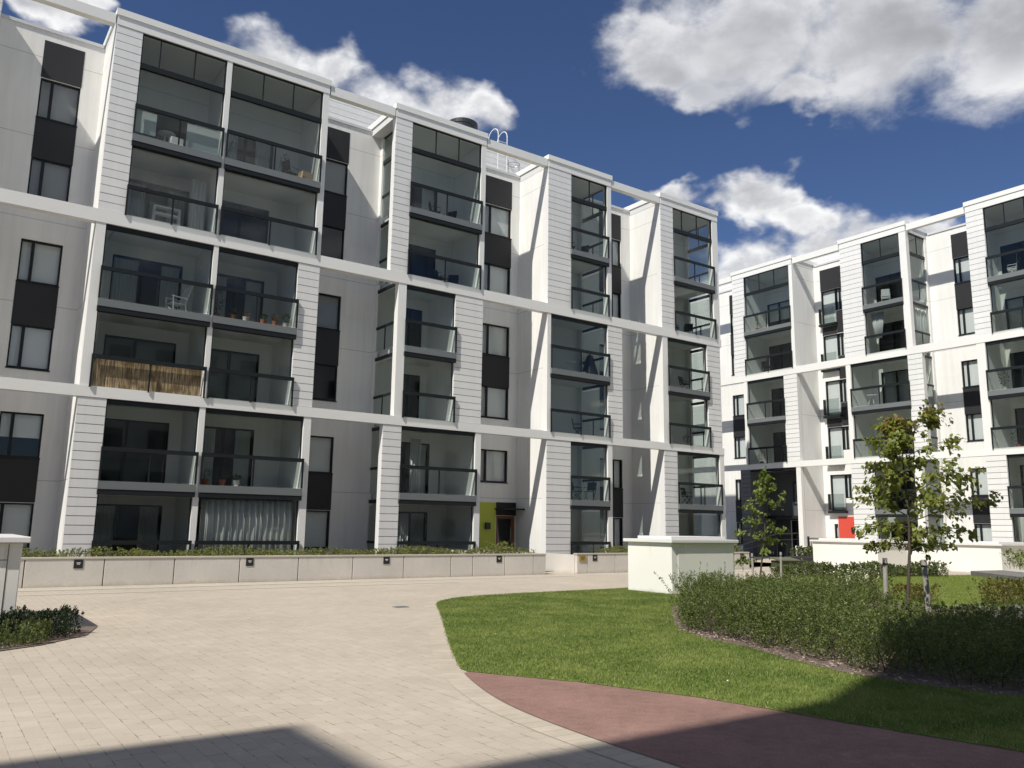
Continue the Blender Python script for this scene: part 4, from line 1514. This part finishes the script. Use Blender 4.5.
# far shrubs by the right building
bush('hedge', 'far row of pale green shrubs along the edge of the sunny lawn', 'hedge', [(25.0, 18.6), (31.8, 16.3), (32.4, 17.2), (25.4, 19.6)], 60, lambda x, y: 0.30 + 0.22 * noise2(x, y, 2.2), 44, 0.07, 'shrub_mid_leaf', lean=0.3, spread=0.16, low=0.03)
bush('shrubs', 'tufts of pale green shrubs behind the hedge near the slim tree', 'shrubs', [(17.2, 12.9), (20.6, 15.0), (19.8, 15.9), (16.6, 13.8)], 45, lambda x, y: 0.16 + 0.14 * noise2(x, y, 2.6), 36, 0.06, 'shrub_mid_leaf', lean=0.35, spread=0.14)
bush('shrub', 'yellowish shrub growing behind the granite kerb at the right edge', 'shrub', [(19.6, 9.6), (22.5, 10.2), (23.6, 8.6), (20.6, 7.6)], 45, lambda x, y: 0.32 + 0.28 * noise2(x, y, 2.6), 40, 0.055, 'yellow_shrub_leaf', lean=0.35, spread=0.15)
bush('shrub', 'small yellowish shrub on the sunny lawn right of the staked tree', 'shrub', [(19.0, 10.6), (19.9, 10.3), (20.4, 11.2), (19.4, 11.6)], 50, lambda x, y: 0.36 + 0 * x, 40, 0.055, 'yellow_shrub_leaf', lean=0.4, spread=0.15)
bush('shrub', 'bright green shrub on top of the stone ledge at the right edge', 'shrub', [(33.6, 14.6), (35.8, 16.1), (36.2, 14.6), (34.2, 12.9)], 26, lambda x, y: 0.45 + 0.3 * noise2(x, y, 2), 40, 0.085, 'grass_blade', lean=0.35, spread=0.2, zb=0.3)
bush('shrub', 'green shrub in the dark planter beside the grey entrance', 'shrub', [(35.3, 25.9), (37.6, 26.2), (38.4, 25.2), (36.0, 24.4)], 40, lambda x, y: 0.38 + 0.2 * noise2(x, y, 3), 50, 0.08, 'shrub_mid_leaf', lean=0.3, spread=0.2, zb=0.35)
bush('planter_shrub', 'small green shrub at the far end of the shorter planter', 'shrub', [(28.0, 23.6), (29.0, 23.6), (29.0, 24.8), (28.0, 24.8)], 60, lambda x, y: 0.35 + 0 * x, 40, 0.06, 'planter_leaf', zb=0.62)

# ------------------------------------------------------------------ stones, ledge, bench-like lid box, dark planter, fence


def prism(name, poly, z0, z1, mat, label=None, cat=None, bevel=0.02, group=None, jitter=0.0, parent=None):
    n_ = len(poly)
    m_ = MB()
    pts = [(x, y, z0) for x, y in poly] + [(x, y, z1 + (random.uniform(-1, 1) * jitter)) for x, y in poly]
    m_.add(pts, [tuple(range(n_))[::-1], tuple(range(n_, 2 * n_))] + [(i, (i + 1) % n_, n_ + (i + 1) % n_, n_ + i) for i in range(n_)])
    o = m_.build(name, mat, parent, bevel=bevel)
    if label:
        tag(o, label, cat, group)
    return o


prism('stone_ledge', [(33.5, 16.4), (30.67, 13.28), (28.6, 11.0), (30.0, 10.6), (33.0, 13.4), (35.6, 16.2)], 0, 0.2, 'stone_grey', 'low dark stone ledge at the edge of the sunny lawn', 'ledge')
prism('granite_kerb', [(17.9, 9.1), (18.4, 8.0), (18.9, 6.4), (19.08, 6.48), (18.58, 8.08), (18.05, 9.2)], 0, 0.13, 'stone_grey', 'curved granite kerb in front of the yellowish shrub', 'kerb')
for i, (x, y, s, a_) in enumerate(((15.9, 7.5, .34, .3), (16.5, 6.75, .4, .9), (17.3, 7.6, .36, .1))):
    pts = [(x + s * math.cos(a_ + k * math.pi / 2 + .78), y + s * .8 * math.sin(a_ + k * math.pi / 2 + .78)) for k in range(4)]
    prism('granite_block', pts, 0, 0.20 + .03 * i, 'stone_grey',
          ['pale granite block nearest the staked tree, in the hedge', 'pale granite block at the very right edge of the hedge', 'pale granite block between the hedge and the granite kerb'][i], 'stone', 0.03, 'granite blocks in the hedge', 0.03)

rt = empty('lid_box', (32.1, 23.9, 0), R(-20), 'olive green wooden box with a sloping lid in front of the grey entrance', 'box')
o = MB().box(-.46, .46, -.34, .34, 0, .30).build('body', 'green_wood')
o.parent = rt
o = MB().add([(-.55, -.42, .30), (.55, -.42, .30), (.55, .4, .40), (-.55, .4, .40), (-.55, -.42, .34), (.55, -.42, .34), (.55, .4, .44), (-.55, .4, .44)],
             [(0, 3, 2, 1), (4, 5, 6, 7), (0, 1, 5, 4), (1, 2, 6, 5), (2, 3, 7, 6), (3, 0, 4, 7)]).build('lid', 'wood_lid')
o.parent = rt
prism('planter', [(34.0, 25.3), (37.4, 26.6), (38.6, 25.2), (35.2, 23.9)], 0, 0.42, 'panel_black', 'low dark planter under the green shrub beside the grey entrance', 'planter')
prism('step_planter', [(28.9, 26.6), (31.9, 26.9), (32.1, 25.9), (29.1, 25.6)], 0, 0.4, 'panel_black', 'low dark planter left of the olive box', 'planter')
# ramp handrail by the entrance
hr = empty('handrail', (37, 30, 0), 0, 'dark sloping handrail of the entrance ramp behind the olive box', 'railing')
t_ = MB()
t_.tube([(34.6, 29.6, .55), (40.5, 30.6, 1.45), (43.0, 31.0, 1.5)], 0.035, 6)
t_.tube([(34.6, 29.6, .30), (40.5, 30.6, 1.1), (43.0, 31.0, 1.15)], 0.02, 6)
t_.build('rail', 'dark_metal', hr)
for (x, y, z) in ((34.6, 29.6, .55), (37.5, 30.1, 1.0), (40.5, 30.6, 1.45), (43, 31, 1.5)):
    MB().tube([(x, y, 0), (x, y, z)], 0.03, 6).build('post', 'dark_metal', hr)
fn = empty('fence', (39.5, 26.8, 0), 0, 'short grey slatted screen left of the white box below the red panel', 'fence')
fx0, fy0 = 37.6, 26.4
f_ = MB()
for i in range(14):
    f_.box(fx0 + i * .17, fx0 + i * .17 + .05, fy0 + .015, fy0 + .05, 0.12, 1.30)
f_.box(fx0, fx0 + 2.4, fy0, fy0 + .014, .12, .2).box(fx0, fx0 + 2.4, fy0, fy0 + .014, 1.2, 1.28)
f_.build('slats', 'steel_grey', fn)
for x in (fx0 - .09, fx0 + 2.42):
    MB().box(x, x + .08, fy0 - .01, fy0 + .07, 0, 1.36).build('post', 'dark_metal', fn)

dg = MB()
for i in range(9):
    dg.box(-.2 + i * .045, -.175 + i * .045, -.2, .2, 0.006, .012)
dg.box(-.23, -.205, -.22, .22, 0.004, .013).box(.205, .23, -.22, .22, 0.004, .013).box(-.204, .204, -.22, -.201, 0.004, .013).box(-.204, .204, .201, .22, 0.004, .013)
dgo = dg.build('drain_grate', 'steel_grey')
dgo.location = (8.05, 15.1, 0)
dgo.scale = (.6, .45, 1)
tag(dgo, 'small dark drain grate set in the paving near the lawn corner', 'drain')

# ------------------------------------------------------------------ roof things
vr = empty('roof_vent', (22.0, 36.0, 18.7), 0, 'round black roof vent above the second balcony bay', 'vent')
MB().lathe(21.9, 36, [(.72, 18.7), (.72, 21.6), (.80, 21.7), (.80, 23.0), (.84, 23.02), (.84, 23.22), (.78, 23.26), (.70, 23.27), (.66, 23.0)], 32).build('drum', 'vent_black', vr, smooth=False)
la = empty('roof_ladder', (22.4, 33.0, 18.9), 0, 'white hooped roof ladder beside the plant room wall', 'ladder')
yl = 32.55
for x in (21.95, 22.5):
    pts = [(x, yl, 18.9), (x, yl, 20.6), (x, yl + .0, 21.25)]
    for k in range(9):
        a_ = math.pi * k / 8
        pts.append((x, yl + 0.45 - 0.45 * math.cos(a_), 21.3 + 0.45 * math.sin(a_)))
    pts.append((x, yl + .9, 20.5))
    MB().tube(pts, 0.022, 6).build('stringer', 'white_paint', la)
for i in range(8):
    z = 19.0 + i * 0.28
    MB().tube([(21.95, yl, z), (22.5, yl, z)], 0.018, 5).build('rung', 'white_paint', la)
for i, z in enumerate((19.25, 19.9)):
    pts = [(22.9 + .33 * math.cos(a_), yl - .05 + .3 * math.sin(a_), z) for a_ in [math.pi * k / 8 for k in range(-8, 9)]]
    MB().tube(pts, 0.018, 5).build('hoop', 'steel_grey', la)
for dx in (-.33, .33):
    MB().tube([(22.9 + dx, yl - .05, 18.95), (22.9 + dx, yl - .05, 20.05)], 0.018, 5).build('guard_bar', 'steel_grey', la)


# ------------------------------------------------------------------ trees
def grow_tree(label, base, height, first, rmax, nlimb, leaf_n, leaf_l, mat, seedv, trunk_r, lean=(0, 0), reddish=None, shape=None, leafy=6, nside=9, asym=0.0):
    rd = random.Random(seedv)
    root = empty('young_tree', (base[0], base[1], 0), 0, label, 'tree')
    t_ = MB()
    pts = []
    for i in range(9):
        f_ = i / 8
        pts.append(Vector((base[0] + lean[0] * f_ + .03 * math.sin(f_ * 7 + seedv), base[1] + lean[1] * f_ + .03 * math.cos(f_ * 6), height * 0.93 * f_)))
    t_.tube(pts, [trunk_r * (1 - .82 * i / 8) for i in range(9)], 9)

    def trunk_at(z):
        f_ = min(.999, z / (height * .93)) * 8
        i = int(f_)
        return pts[i].lerp(pts[i + 1], f_ - i)
    t_.build('trunk', 'bark', root, smooth=True)
    tips = []
    b_ = MB()
    ga = rd.uniform(0, 6)
    for i in range(nlimb):
        q = i / (nlimb - 1)
        z = first + (height * .90 - first) * q ** 0.9
        ga += 2.4 + rd.uniform(-.4, .4)
        ln = rmax * (shape(q) if shape else (1.05 - .8 * q)) * rd.uniform(.75, 1.15) * (1 + asym * math.cos(ga + 0.62))
        rise = rd.uniform(0.02, .3) + .8 * q
        p0_ = trunk_at(z)
        dirv = Vector((math.cos(ga), math.sin(ga), rise)).normalized()
        line = [p0_]
        cur = p0_.copy()
        dd = dirv.copy()
        st = 6
        for k in range(st):
            dd = (dd + Vector((rd.gauss(0, .10), rd.gauss(0, .10), rd.gauss(0, .06) - .05))).normalized()
            cur = cur + dd * ln / st
            line.append(cur.copy())
        r0 = trunk_r * .36 * (1.1 - .6 * q)
        b_.tube(line, [r0 * (1 - .8 * k / st) for k in range(st + 1)], 5, cap=False)
        for k in range(2, st + 1):
            tips.append((line[k], (line[k] - line[k - 1]).normalized(), .6 + .4 * k / st, q))
        for s_ in range(nside):
            k = rd.randint(1, st - 1)
            sd_ = (line[k + 1] - line[k]).normalized()
            sv = Vector((rd.gauss(0, 1), rd.gauss(0, 1), rd.gauss(0, .35)))
            sv = (sd_ * .9 + sv * .75).normalized()
            l2 = ln * rd.uniform(.2, .42)
            q0 = line[k]
            q1 = q0 + sv * l2 * .5 + Vector((0, 0, .02))
            q2 = q0 + sv * l2 + Vector((0, 0, -.03 * l2))
            b_.tube([q0, q1, q2], [r0 * .35, r0 * .25, r0 * .1], 4, cap=False)
            tips.append((q1, sv, .8, q))
            tips.append((q2, sv, 1.0, q))
    tp = trunk_at(height * .92)
    tips += [(tp + Vector((rd.gauss(0, .05), rd.gauss(0, .05), .04 * i)), Vector((rd.gauss(0, .3), rd.gauss(0, .3), 1)).normalized(), 1, 1) for i in range(5)]
    b_.build('limbs', 'bark', root)
    rg = np.random.default_rng(seedv)
    per = max(1, leaf_n // len(tips))
    Cs, Ds, Ns, Ls, red = [], [], [], [], []
    for (p, d, w, q) in tips:
        for k in range(rg.poisson(per * w)):
            o_ = rg.normal(0, .042, 3)
            dv = np.array(d) * .6 + rg.normal(0, .55, 3)
            dv[2] -= .75                                  # leaves hang
            Cs.append(np.array(p) + o_ + np.array([0, 0, -.03]))
            Ds.append(dv)
            Ns.append(np.array([rg.normal(0, .5), rg.normal(0, .5), 1.0]) + np.array(d) * .3)
            Ls.append(leaf_l * rg.uniform(.55, 1.2))
            red.append(bool(reddish and q > reddish and rg.random() < .32 * w))
    Cs, Ds, Ns, Ls, red = map(np.array, (Cs, Ds, Ns, Ls, red))
    V = leaf_polys(Cs[~red], Ds[~red], Ns[~red], Ls[~red], Ls[~red] * .62, 6)
    cr = raw_mesh('crown', V, None, mat, root, 6)
    if red.any():
        raw_mesh('reddish_leaves', leaf_polys(Cs[red], Ds[red], Ns[red], Ls[red] * .9, Ls[red] * .55, 6), None, 'tree_leaf_red', root, 6)
    return root


T1 = (13.51, 7.66)
grow_tree('young broad leaved tree with reddish tips, standing in the hedge between two stakes', T1, 3.68, 1.30, 1.12, 25, 4700, 0.098, 'tree_leaf', 5, 0.034,
          lean=(0.10, -0.06), reddish=.84, shape=lambda q: (0.85 + .5 * q if q < .3 else 1.05 - .60 * (q - .3) / .7), nside=9, asym=0.22)
T2 = (19.6, 15.4)
grow_tree('slim young tree with bright green leaves in front of the grey entrance', T2, 3.5, 0.8, 0.95, 14, 1500, 0.105, 'tree_leaf_far', 23, 0.03,
          lean=(0.25, -.1), shape=lambda q: (0.6 + .6 * q if q < .5 else 0.9 - .75 * (q - .5) / .5), nside=6)


def stake(x, y, h, r, lean, label, group):
    root = empty('tree_stake', (x, y, 0), 0, label, 'stake', group)
    MB().tube([(x, y, 0), (x + lean[0] * .5, y + lean[1] * .5, h * .5), (x + lean[0], y + lean[1], h)], r, 10).build('post', 'stake_wood', root, smooth=False)
    MB().tube([(x + lean[0] * .9, y + lean[1] * .9, h - .12), (x + lean[0] * .93, y + lean[1] * .93, h - .09)], r + .004, 10).build('strap', 'strap', root)
    return root


stake(14.62, 8.72, 1.14, 0.042, (.01, -.03), 'weathered round wooden stake left of the tree with reddish tips', 'stakes beside the young trees')
stake(14.0, 7.58, 1.16, 0.045, (-.03, .02), 'weathered round wooden stake right of the tree with reddish tips', 'stakes beside the young trees')
stake(19.15, 15.30, 0.98, 0.032, (0, .02), 'thin dark wooden stake left of the slim tree by the grey entrance', 'stakes beside the young trees')
stake(20.05, 15.05, 1.02, 0.032, (.02, 0), 'thin pale wooden stake right of the slim tree by the grey entrance', 'stakes beside the young trees')


# ------------------------------------------------------------------ things on the balconies
def child(mb, name, mat, parent, **k):
    o = mb.build(name, mat, None, **k)
    o.parent = parent
    return o


def mk_folding_chair(mat_f, mat_s):
    r_ = empty('balcony_chair')
    for sx_ in (-.22, .22):
        child(MB().tube([(sx_, -.22, 0), (sx_, .16, .44), (sx_, .26, .88)], .014, 6), 'leg', mat_f, r_)
        child(MB().tube([(sx_, .24, 0), (sx_, -.18, .44)], .014, 6), 'leg', mat_f, r_)
        child(MB().tube([(sx_ * 1.1, -.2, .44), (sx_ * 1.1, -.2, .63), (sx_ * 1.1, .2, .65)], .014, 6), 'armrest', mat_f, r_)
    child(MB().box(-.22, .22, -.22, .2, .43, .455), 'seat', mat_s, r_)
    child(MB().add([(-.21, .17, .5), (.21, .17, .5), (.21, .26, .9), (-.21, .26, .9), (-.21, .19, .5), (.21, .19, .5), (.21, .28, .9), (-.21, .28, .9)],
                   [(0, 1, 2, 3), (7, 6, 5, 4), (0, 4, 5, 1), (1, 5, 6, 2), (2, 6, 7, 3), (3, 7, 4, 0)]), 'backrest', mat_s, r_)
    return r_


def mk_rocking_chair():
    r_ = empty('rocking_chair')
    for sx_ in (-.26, .26):
        pts = [(sx_, -.45 + .1125 * i, .04 + .14 * ((i - 4) / 4) ** 2) for i in range(9)]
        child(MB().tube(pts, .022, 6), 'rocker', 'white_paint', r_)
        child(MB().tube([(sx_, -.25, .1), (sx_, -.28, .62)], .02, 6), 'leg', 'white_paint', r_)
        child(MB().tube([(sx_, .25, .1), (sx_, .18, .40), (sx_, .42, 1.15)], .02, 6), 'leg', 'white_paint', r_)
        child(MB().tube([(sx_, -.32, .63), (sx_, .26, .62)], .024, 6), 'armrest', 'white_paint', r_)
    s_ = MB()
    for i in range(7):
        s_.box(-.25, .25, -.27 + i * .065, -.225 + i * .065, .395, .415)
    child(s_, 'seat', 'white_paint', r_)
    s_ = MB()
    for i in range(5):
        x = -.2 + i * .1
        s_.tube([(x, .19, .42), (x, .42, 1.12)], .012, 5)
    s_.tube([(-.26, .42, 1.13), (.26, .42, 1.13)], .02, 6)
    child(s_, 'backrest', 'white_paint', r_)
    return r_


def mk_table(mat):
    r_ = empty('balcony_table')
    child(MB().lathe(0, 0, [(.30, .70), (.31, .715), (.30, .73)], 20), 'tabletop', mat, r_)
    for k in range(3):
        a_ = k * 2.094
        child(MB().tube([(.06 * math.cos(a_), .06 * math.sin(a_), .70), (.24 * math.cos(a_), .24 * math.sin(a_), 0)], .014, 6), 'leg', mat, r_)
    return r_


def mk_plant(h, w, potmat, leafmat, seedv, n=90, flower=None):
    r_ = empty('potted_plant')
    child(MB().lathe(0, 0, [(.09, 0), (.13, .2), (.14, .22), (.12, .22), (.11, .19)], 14), 'pot', potmat, r_)
    rg = np.random.default_rng(seedv)
    u_ = rg.normal(0, 1, (n, 3))
    u_ = unit(u_) * rg.uniform(.3, 1, (n, 1)) ** .5
    C_ = np.array([0, 0, .22 + (h - .22) * .55]) + u_ * np.array([w / 2, w / 2, (h - .22) * .5])
    V = leaf_polys(C_, u_ + np.array([0, 0, .5]), rg.normal(0, 1, (n, 3)) + np.array([0, 0, 1]), rg.uniform(.05, .12, n), rg.uniform(.025, .05, n))
    o = raw_mesh('foliage', V, None, leafmat)
    o.parent = r_
    child(MB().tube([(0, 0, .18), (.01, .01, h * .7)], .01, 5), 'stem', 'bark', r_)
    if flower:
        k = 14
        C_ = np.array([0, 0, h * .85]) + rg.normal(0, 1, (k, 3)) * np.array([w * .3, w * .3, h * .1])
        V = leaf_polys(C_, rg.normal(0, 1, (k, 3)), rg.normal(0, 1, (k, 3)), np.full(k, .06), np.full(k, .05))
        o = raw_mesh('flowers', V, None, flower)
        o.parent = r_
    return r_


def place(root, F, s, d, floor, rz, label, cat, group=None):
    p = F.map((s, d, FL[floor]))
    root.location = (p[0], p[1], p[2] + .004)
    root.rotation_euler = (0, 0, rz)
    tag(root, label, cat, group)
    return root


def curtain_thing(F, s0, s1, d, z0, z1, label, amp=.035, n_=44, mat='curtain', group=None, pinch=None, along='s'):
    m_ = MB(F.map)
    pr = None
    for i in range(n_ + 1):
        f_ = i / n_
        w_ = amp * math.sin(i * 1.15) + amp * .5 * math.sin(i * .47 + 1)
        s = s0 + (s1 - s0) * f_
        if pinch:
            sb = s0 + (s1 - s0) * (0.5 + (f_ - .5) * pinch)
        else:
            sb = s
        if along == 's':
            top, bot = (s, d + w_, z1), (sb, d + w_ * .8, z0)
        else:
            top, bot = (d + w_, s, z1), (d + w_ * .8, sb, z0)
        if pr:
            m_.quad(pr[1], bot, top, pr[0])
        pr = (top, bot)
    o = m_.build('curtain', mat, None, smooth=True)
    so = o.modifiers.new('thick', 'SOLIDIFY')
    so.thickness = 0.006
    # move origin to its top rail so that it is a proper thing
    return tag(o, label, 'curtain', group)


GC = 'chairs on the balconies'
chair_b = mk_folding_chair('black_plastic', 'black_plastic')
used = [False]


def chair(F, s, d, fl, rz, label, proto=[chair_b]):
    o = proto[0] if not used[0] else copy_tree(proto[0])
    used[0] = True
    return place(o, F, s, d, fl, rz, label, 'chair', GC)


# building A
chair(A, 17.3, 1.0, 5, 1.2, 'black chair on the top balcony of the second bay, left one')
chair(A, 18.2, 1.2, 5, -1.0, 'black chair on the top balcony of the second bay, right one near the post')
chair(A, 17.6, 0.9, 4, 0.5, 'black chair on the fifth storey balcony of the second bay, left one')
chair(A, 18.4, 1.1, 4, -.6, 'black chair on the fifth storey balcony of the second bay, beside the post')
chair(A, 25.0, 0.9, 5, 1.0, 'black chair on the top balcony of the third bay, left one')
chair(A, 26.0, 1.1, 5, -1.2, 'black chair on the top balcony of the third bay, right one')
chair(A, 24.7, 1.0, 4, 2.4, 'black chair on the fifth storey balcony of the third bay')
chair(A, 25.6, 1.1, 1, .6, 'black chair on the second storey balcony of the third bay, left one')
chair(A, 26.2, 0.8, 1, -1.1, 'black chair on the second storey balcony of the third bay, right one')
chair(A, 25.4, 0.8, 2, .8, 'black chair on the third storey balcony of the third bay')
chair(A, 32.2, 0.8, 4, .5, 'black chair on the fifth storey balcony of the end bay, left one')
chair(A, 33.3, 0.8, 4, -.9, 'black chair on the fifth storey balcony of the end bay, right one')
chair(A, 33.0, 0.9, 1, .2, 'black chair on the second storey balcony of the end bay')
chair(A, 33.0, 0.9, 3, .2, 'black chair on the fourth storey balcony of the end bay')
chair(A, 10.6, 0.9, 5, 1.9, 'black chair beside the cardboard box on the top balcony of the first bay')
place(mk_rocking_chair(), A, 6.75, 0.85, 3, R(-75), 'white slatted rocking chair on the fourth storey balcony of the first bay', 'rocking chair')
chair_w = mk_folding_chair('white_paint', 'white_paint')
place(chair_w, B, -18.9, 1.0, 5, R(200), 'white chair on the top balcony at the right edge of the right building', 'chair', GC)
cw2 = copy_tree(chair_w)
place(cw2, B, -18.6, 0.9, 1, R(160), 'white chair on the second storey balcony at the right edge of the right building', 'chair', GC)
cw3 = copy_tree(chair_w)
place(cw3, B, -25.9, 0.9, 5, R(120), 'white chair on the top balcony of the right building below its glazed corner', 'chair', GC)
cb = copy_tree(chair_b)
place(cb, B, -34.6, 0.9, 4, R(100), 'black chair on the fifth storey balcony of the first bay of the right building', 'chair', GC)
tb = mk_table('white_paint')
place(tb, A, 5.9, 0.9, 5, 0, 'white round table on the top balcony of the first bay, left of the opal panel', 'table', 'tables on the balconies')
for (F, s, d, fl, lab) in ((A, 25.3, 1.2, 3, 'white round table on the fourth storey balcony of the third bay'),
                           (B, -27.1, .8, 3, 'white round table on the fourth storey balcony of the right building near the tree'),
                           (A, 32.6, 1.2, 1, 'white round table on the second storey balcony of the end bay')):
    place(copy_tree(tb), F, s, d, fl, 0, lab, 'table', 'tables on the balconies')

# white shelf bench
sb = empty('shelf_bench')
for z in (.22, .55, .80):
    child(MB().box(-.45, .45, -.16, .16, z, z + .03), 'shelf', 'white_paint', sb)
for sx_ in (-.43, .43):
    for sy_ in (-.14, .14):
        child(MB().box(sx_ - .02, sx_ + .02, sy_ - .02, sy_ + .02, 0, .80), 'leg', 'white_paint', sb)
place(sb, A, 6.1, 0.7, 4, 0, 'white shelf unit on the fifth storey balcony of the first bay', 'shelf')
bxw = MB().box(-.22, .22, -.16, .16, 0, .42).build('storage_box', 'white_paint', bevel=.015)
place(bxw, A, 6.15, 0.45, 5, .1, 'white storage box on the top balcony of the first bay, behind the glass rail', 'box')
bxc = MB().box(-.22, .22, -.18, .18, 0, .42).build('cardboard_box', 'cardboard', bevel=.006)
place(bxc, A, 11.05, 0.42, 5, .15, 'tan cardboard box in the corner of the top balcony of the first bay', 'box')
# opal panels on the top left balcony
op = MB(A.map).box(6.42, 7.56, 0.085, 0.1, FL[5] + .03, FL[5] + .97).build('privacy_panel', 'opal_glass')
tag(op, 'wide milky white privacy panel on the top balcony rail of the first bay', 'panel', 'privacy panels')
op = MB(A.map).box(4.70, 5.38, 0.085, 0.1, FL[5] + .15, FL[5] + .97).build('privacy_panel', 'opal_glass')
tag(op, 'narrow milky white privacy panel at the left end of the top balcony rail', 'panel', 'privacy panels')
# reed screens on the third storey rail
for i, (a, b_) in enumerate(((4.16, 5.32), (5.33, 6.62), (6.63, 7.6))):
    m_ = MB(A.map)
    nn_ = int((b_ - a) / .022)
    for k in range(nn_):
        s = a + (b_ - a) * (k + .5) / nn_
        m_.box(s - .0105, s + .0105, 0.058 + random.uniform(-.003, .003), 0.072, FL[2] + .06, FL[2] + 0.99 + random.uniform(-.03, .02))
    o = m_.build('reed_screen', 'reed')
    tag(o, ['left brown reed screen tied to the balcony rail', 'middle brown reed screen tied to the balcony rail', 'right brown reed screen tied to the balcony rail'][i], 'screen', 'reed screens on the third storey rail')
# white curtain of the ground floor
curtain_thing(A, 8.0, 11.3, 0.26, FL[0] + .05, 2.40, 'long white pleated curtain behind the ground floor glass of the first bay', .06, 84)
curtain_thing(A, 6.95, 7.5, 1.0, FL[4] + .05, FL[4] + 2.3, 'sheer white sheet imitating a glass reflection on the fifth storey balcony of the first bay', .04, 24)  # pale sheet stands in for a reflected streak in the glazing
curtain_thing(A, 16.45, 16.95, 0.9, FL[1] + .05, FL[1] + 2.3, 'white curtain hanging on the second storey balcony of the second bay', .04, 24)
curtain_thing(A, 16.2, 16.6, 1.2, FL[0] + .3, FL[0] + 2.2, 'white curtain hanging on the ground floor balcony of the second bay', .04, 20)
curtain_thing(B, -26.6, -25.75, 0.35, FL[4] + .95, FL[4] + 2.5, 'white tied curtain at the left end of a fifth storey balcony of the right building', .04, 30, pinch=.45)
curtain_thing(B, 0.5, 2.1, -24.2, FL[4] + .05, FL[4] + 2.5, 'pale curtain drawn along the glazed side of a fifth storey balcony of the right building', .04, 50, along='d')

# plants
PLANTS = [(A, 8.05, .45, 3, 1.1, .5, 'tall leafy plant in a pot at the left end of the plant lined balcony', 1),
          (A, 8.6, .35, 3, .45, .3, 'small potted plant, second from the left on the plant lined balcony', 2),
          (A, 9.1, .35, 3, .4, .3, 'small reddish potted plant, third from the left on the plant lined balcony', 3),
          (A, 9.75, .35, 3, .42, .34, 'small potted plant in the middle right of the plant lined balcony', 4),
          (A, 10.2, .35, 3, .5, .34, 'small potted plant, second from the right on the plant lined balcony', 5),
          (A, 10.62, .38, 3, .6, .36, 'bushy potted plant at the right end of the plant lined balcony', 6),
          (A, 8.1, .5, 1, .62, .6, 'bushy potted plant at the left of the second storey balcony above the white curtain', 7),
          (A, 8.7, .5, 1, .5, .5, 'bushy potted plant right of another above the white curtain', 8),
          (A, 9.2, .5, 1, .42, .4, 'small potted plant third along above the white curtain', 9),
          (A, 8.2, .28, 0, .5, .22, 'pink flowering plant in front of the white ground floor curtain', 10),
          (A, 5.75, 1.3, 5, .95, .6, 'dark leafy plant behind the white round table on the top balcony', 11),
          (A, 10.3, .8, 5, 1.15, .45, 'tall dark plant near the cardboard box on the top balcony', 12),
          (A, 33.4, 1.2, 2, .8, .5, 'leafy plant on the third storey balcony of the end bay', 13),
          (B, -35.0, .6, 2, 1.05, .6, 'fan shaped plant on the third storey balcony of the first bay of the right building', 14),
          (B, -19.6, .6, 3, 1.1, .6, 'tall plant at the left of the fourth storey balcony at the right edge', 15),
          (B, -19.2, .6, 2, 1.0, .6, 'leafy plant on the third storey balcony at the right edge', 16),
          (A, 18.3, .6, 2, .9, .4, 'slim plant on the third storey balcony of the second bay', 17),
          (A, 25.8, .8, 3, 1.0, .55, 'dark bushy plant on the fourth storey balcony of the third bay', 18),
          (B, -34.9, .5, 5, 1.3, .22, 'slim dark plant on the top balcony of the first bay of the right building', 19)]
for (F, s, d, fl, h, w, lab, sdv) in PLANTS:
    red_ = sdv in (3, 5)
    place(mk_plant(h, w, 'terracotta' if sdv % 3 else 'pot_pale', 'tree_leaf_red' if red_ else 'pot_leaf', sdv, 110 if h > .8 else 70, 'flower_pink' if sdv == 10 else None),
          F, s, d, fl, sdv, lab, 'plant', 'potted plants on the balconies')

# bicycle-like stand of dark things: a folded drying rack on the top balcony
rk = empty('drying_rack')
for sx_ in (-.3, .3):
    child(MB().tube([(sx_, -.25, 0), (sx_, .22, .95)], .012, 5), 'leg', 'black_plastic', rk)
    child(MB().tube([(sx_, .25, 0), (sx_, -.22, .95)], .012, 5), 'leg', 'black_plastic', rk)
t_ = MB()
for i in range(7):
    y = -.22 + i * .073
    t_.tube([(-.3, y, .95), (.3, y, .95)], .006, 4)
child(t_, 'rails', 'black_plastic', rk)
place(rk, A, 8.35, .8, 5, .4, 'dark folding drying rack on the right hand top balcony of the first bay', 'drying rack')

# closed parasol / covered grill
gr = empty('covered_grill')
child(MB().add([(-.42, -.28, 0), (.42, -.28, 0), (.42, .28, 0), (-.42, .28, 0), (-.12, -.1, 1.12), (.12, -.1, 1.12), (.12, .1, 1.12), (-.12, .1, 1.12)],
               [(0, 3, 2, 1), (4, 5, 6, 7), (0, 1, 5, 4), (1, 2, 6, 5), (2, 3, 7, 6), (3, 0, 4, 7)]), 'cover', 'black_plastic', gr, bevel=.03)
child(MB().tube([(0, 0, 1.1), (0, 0, 1.2)], .03, 6), 'knob', 'black_plastic', gr)
place(gr, A, 26.2, .8, 3, .2, 'black covered grill on the fourth storey balcony of the third bay', 'grill', 'covered grills')
place(copy_tree(gr), B, -34.2, .7, 4, .1, 'black covered grill on the fifth storey balcony of the right building', 'grill', 'covered grills')
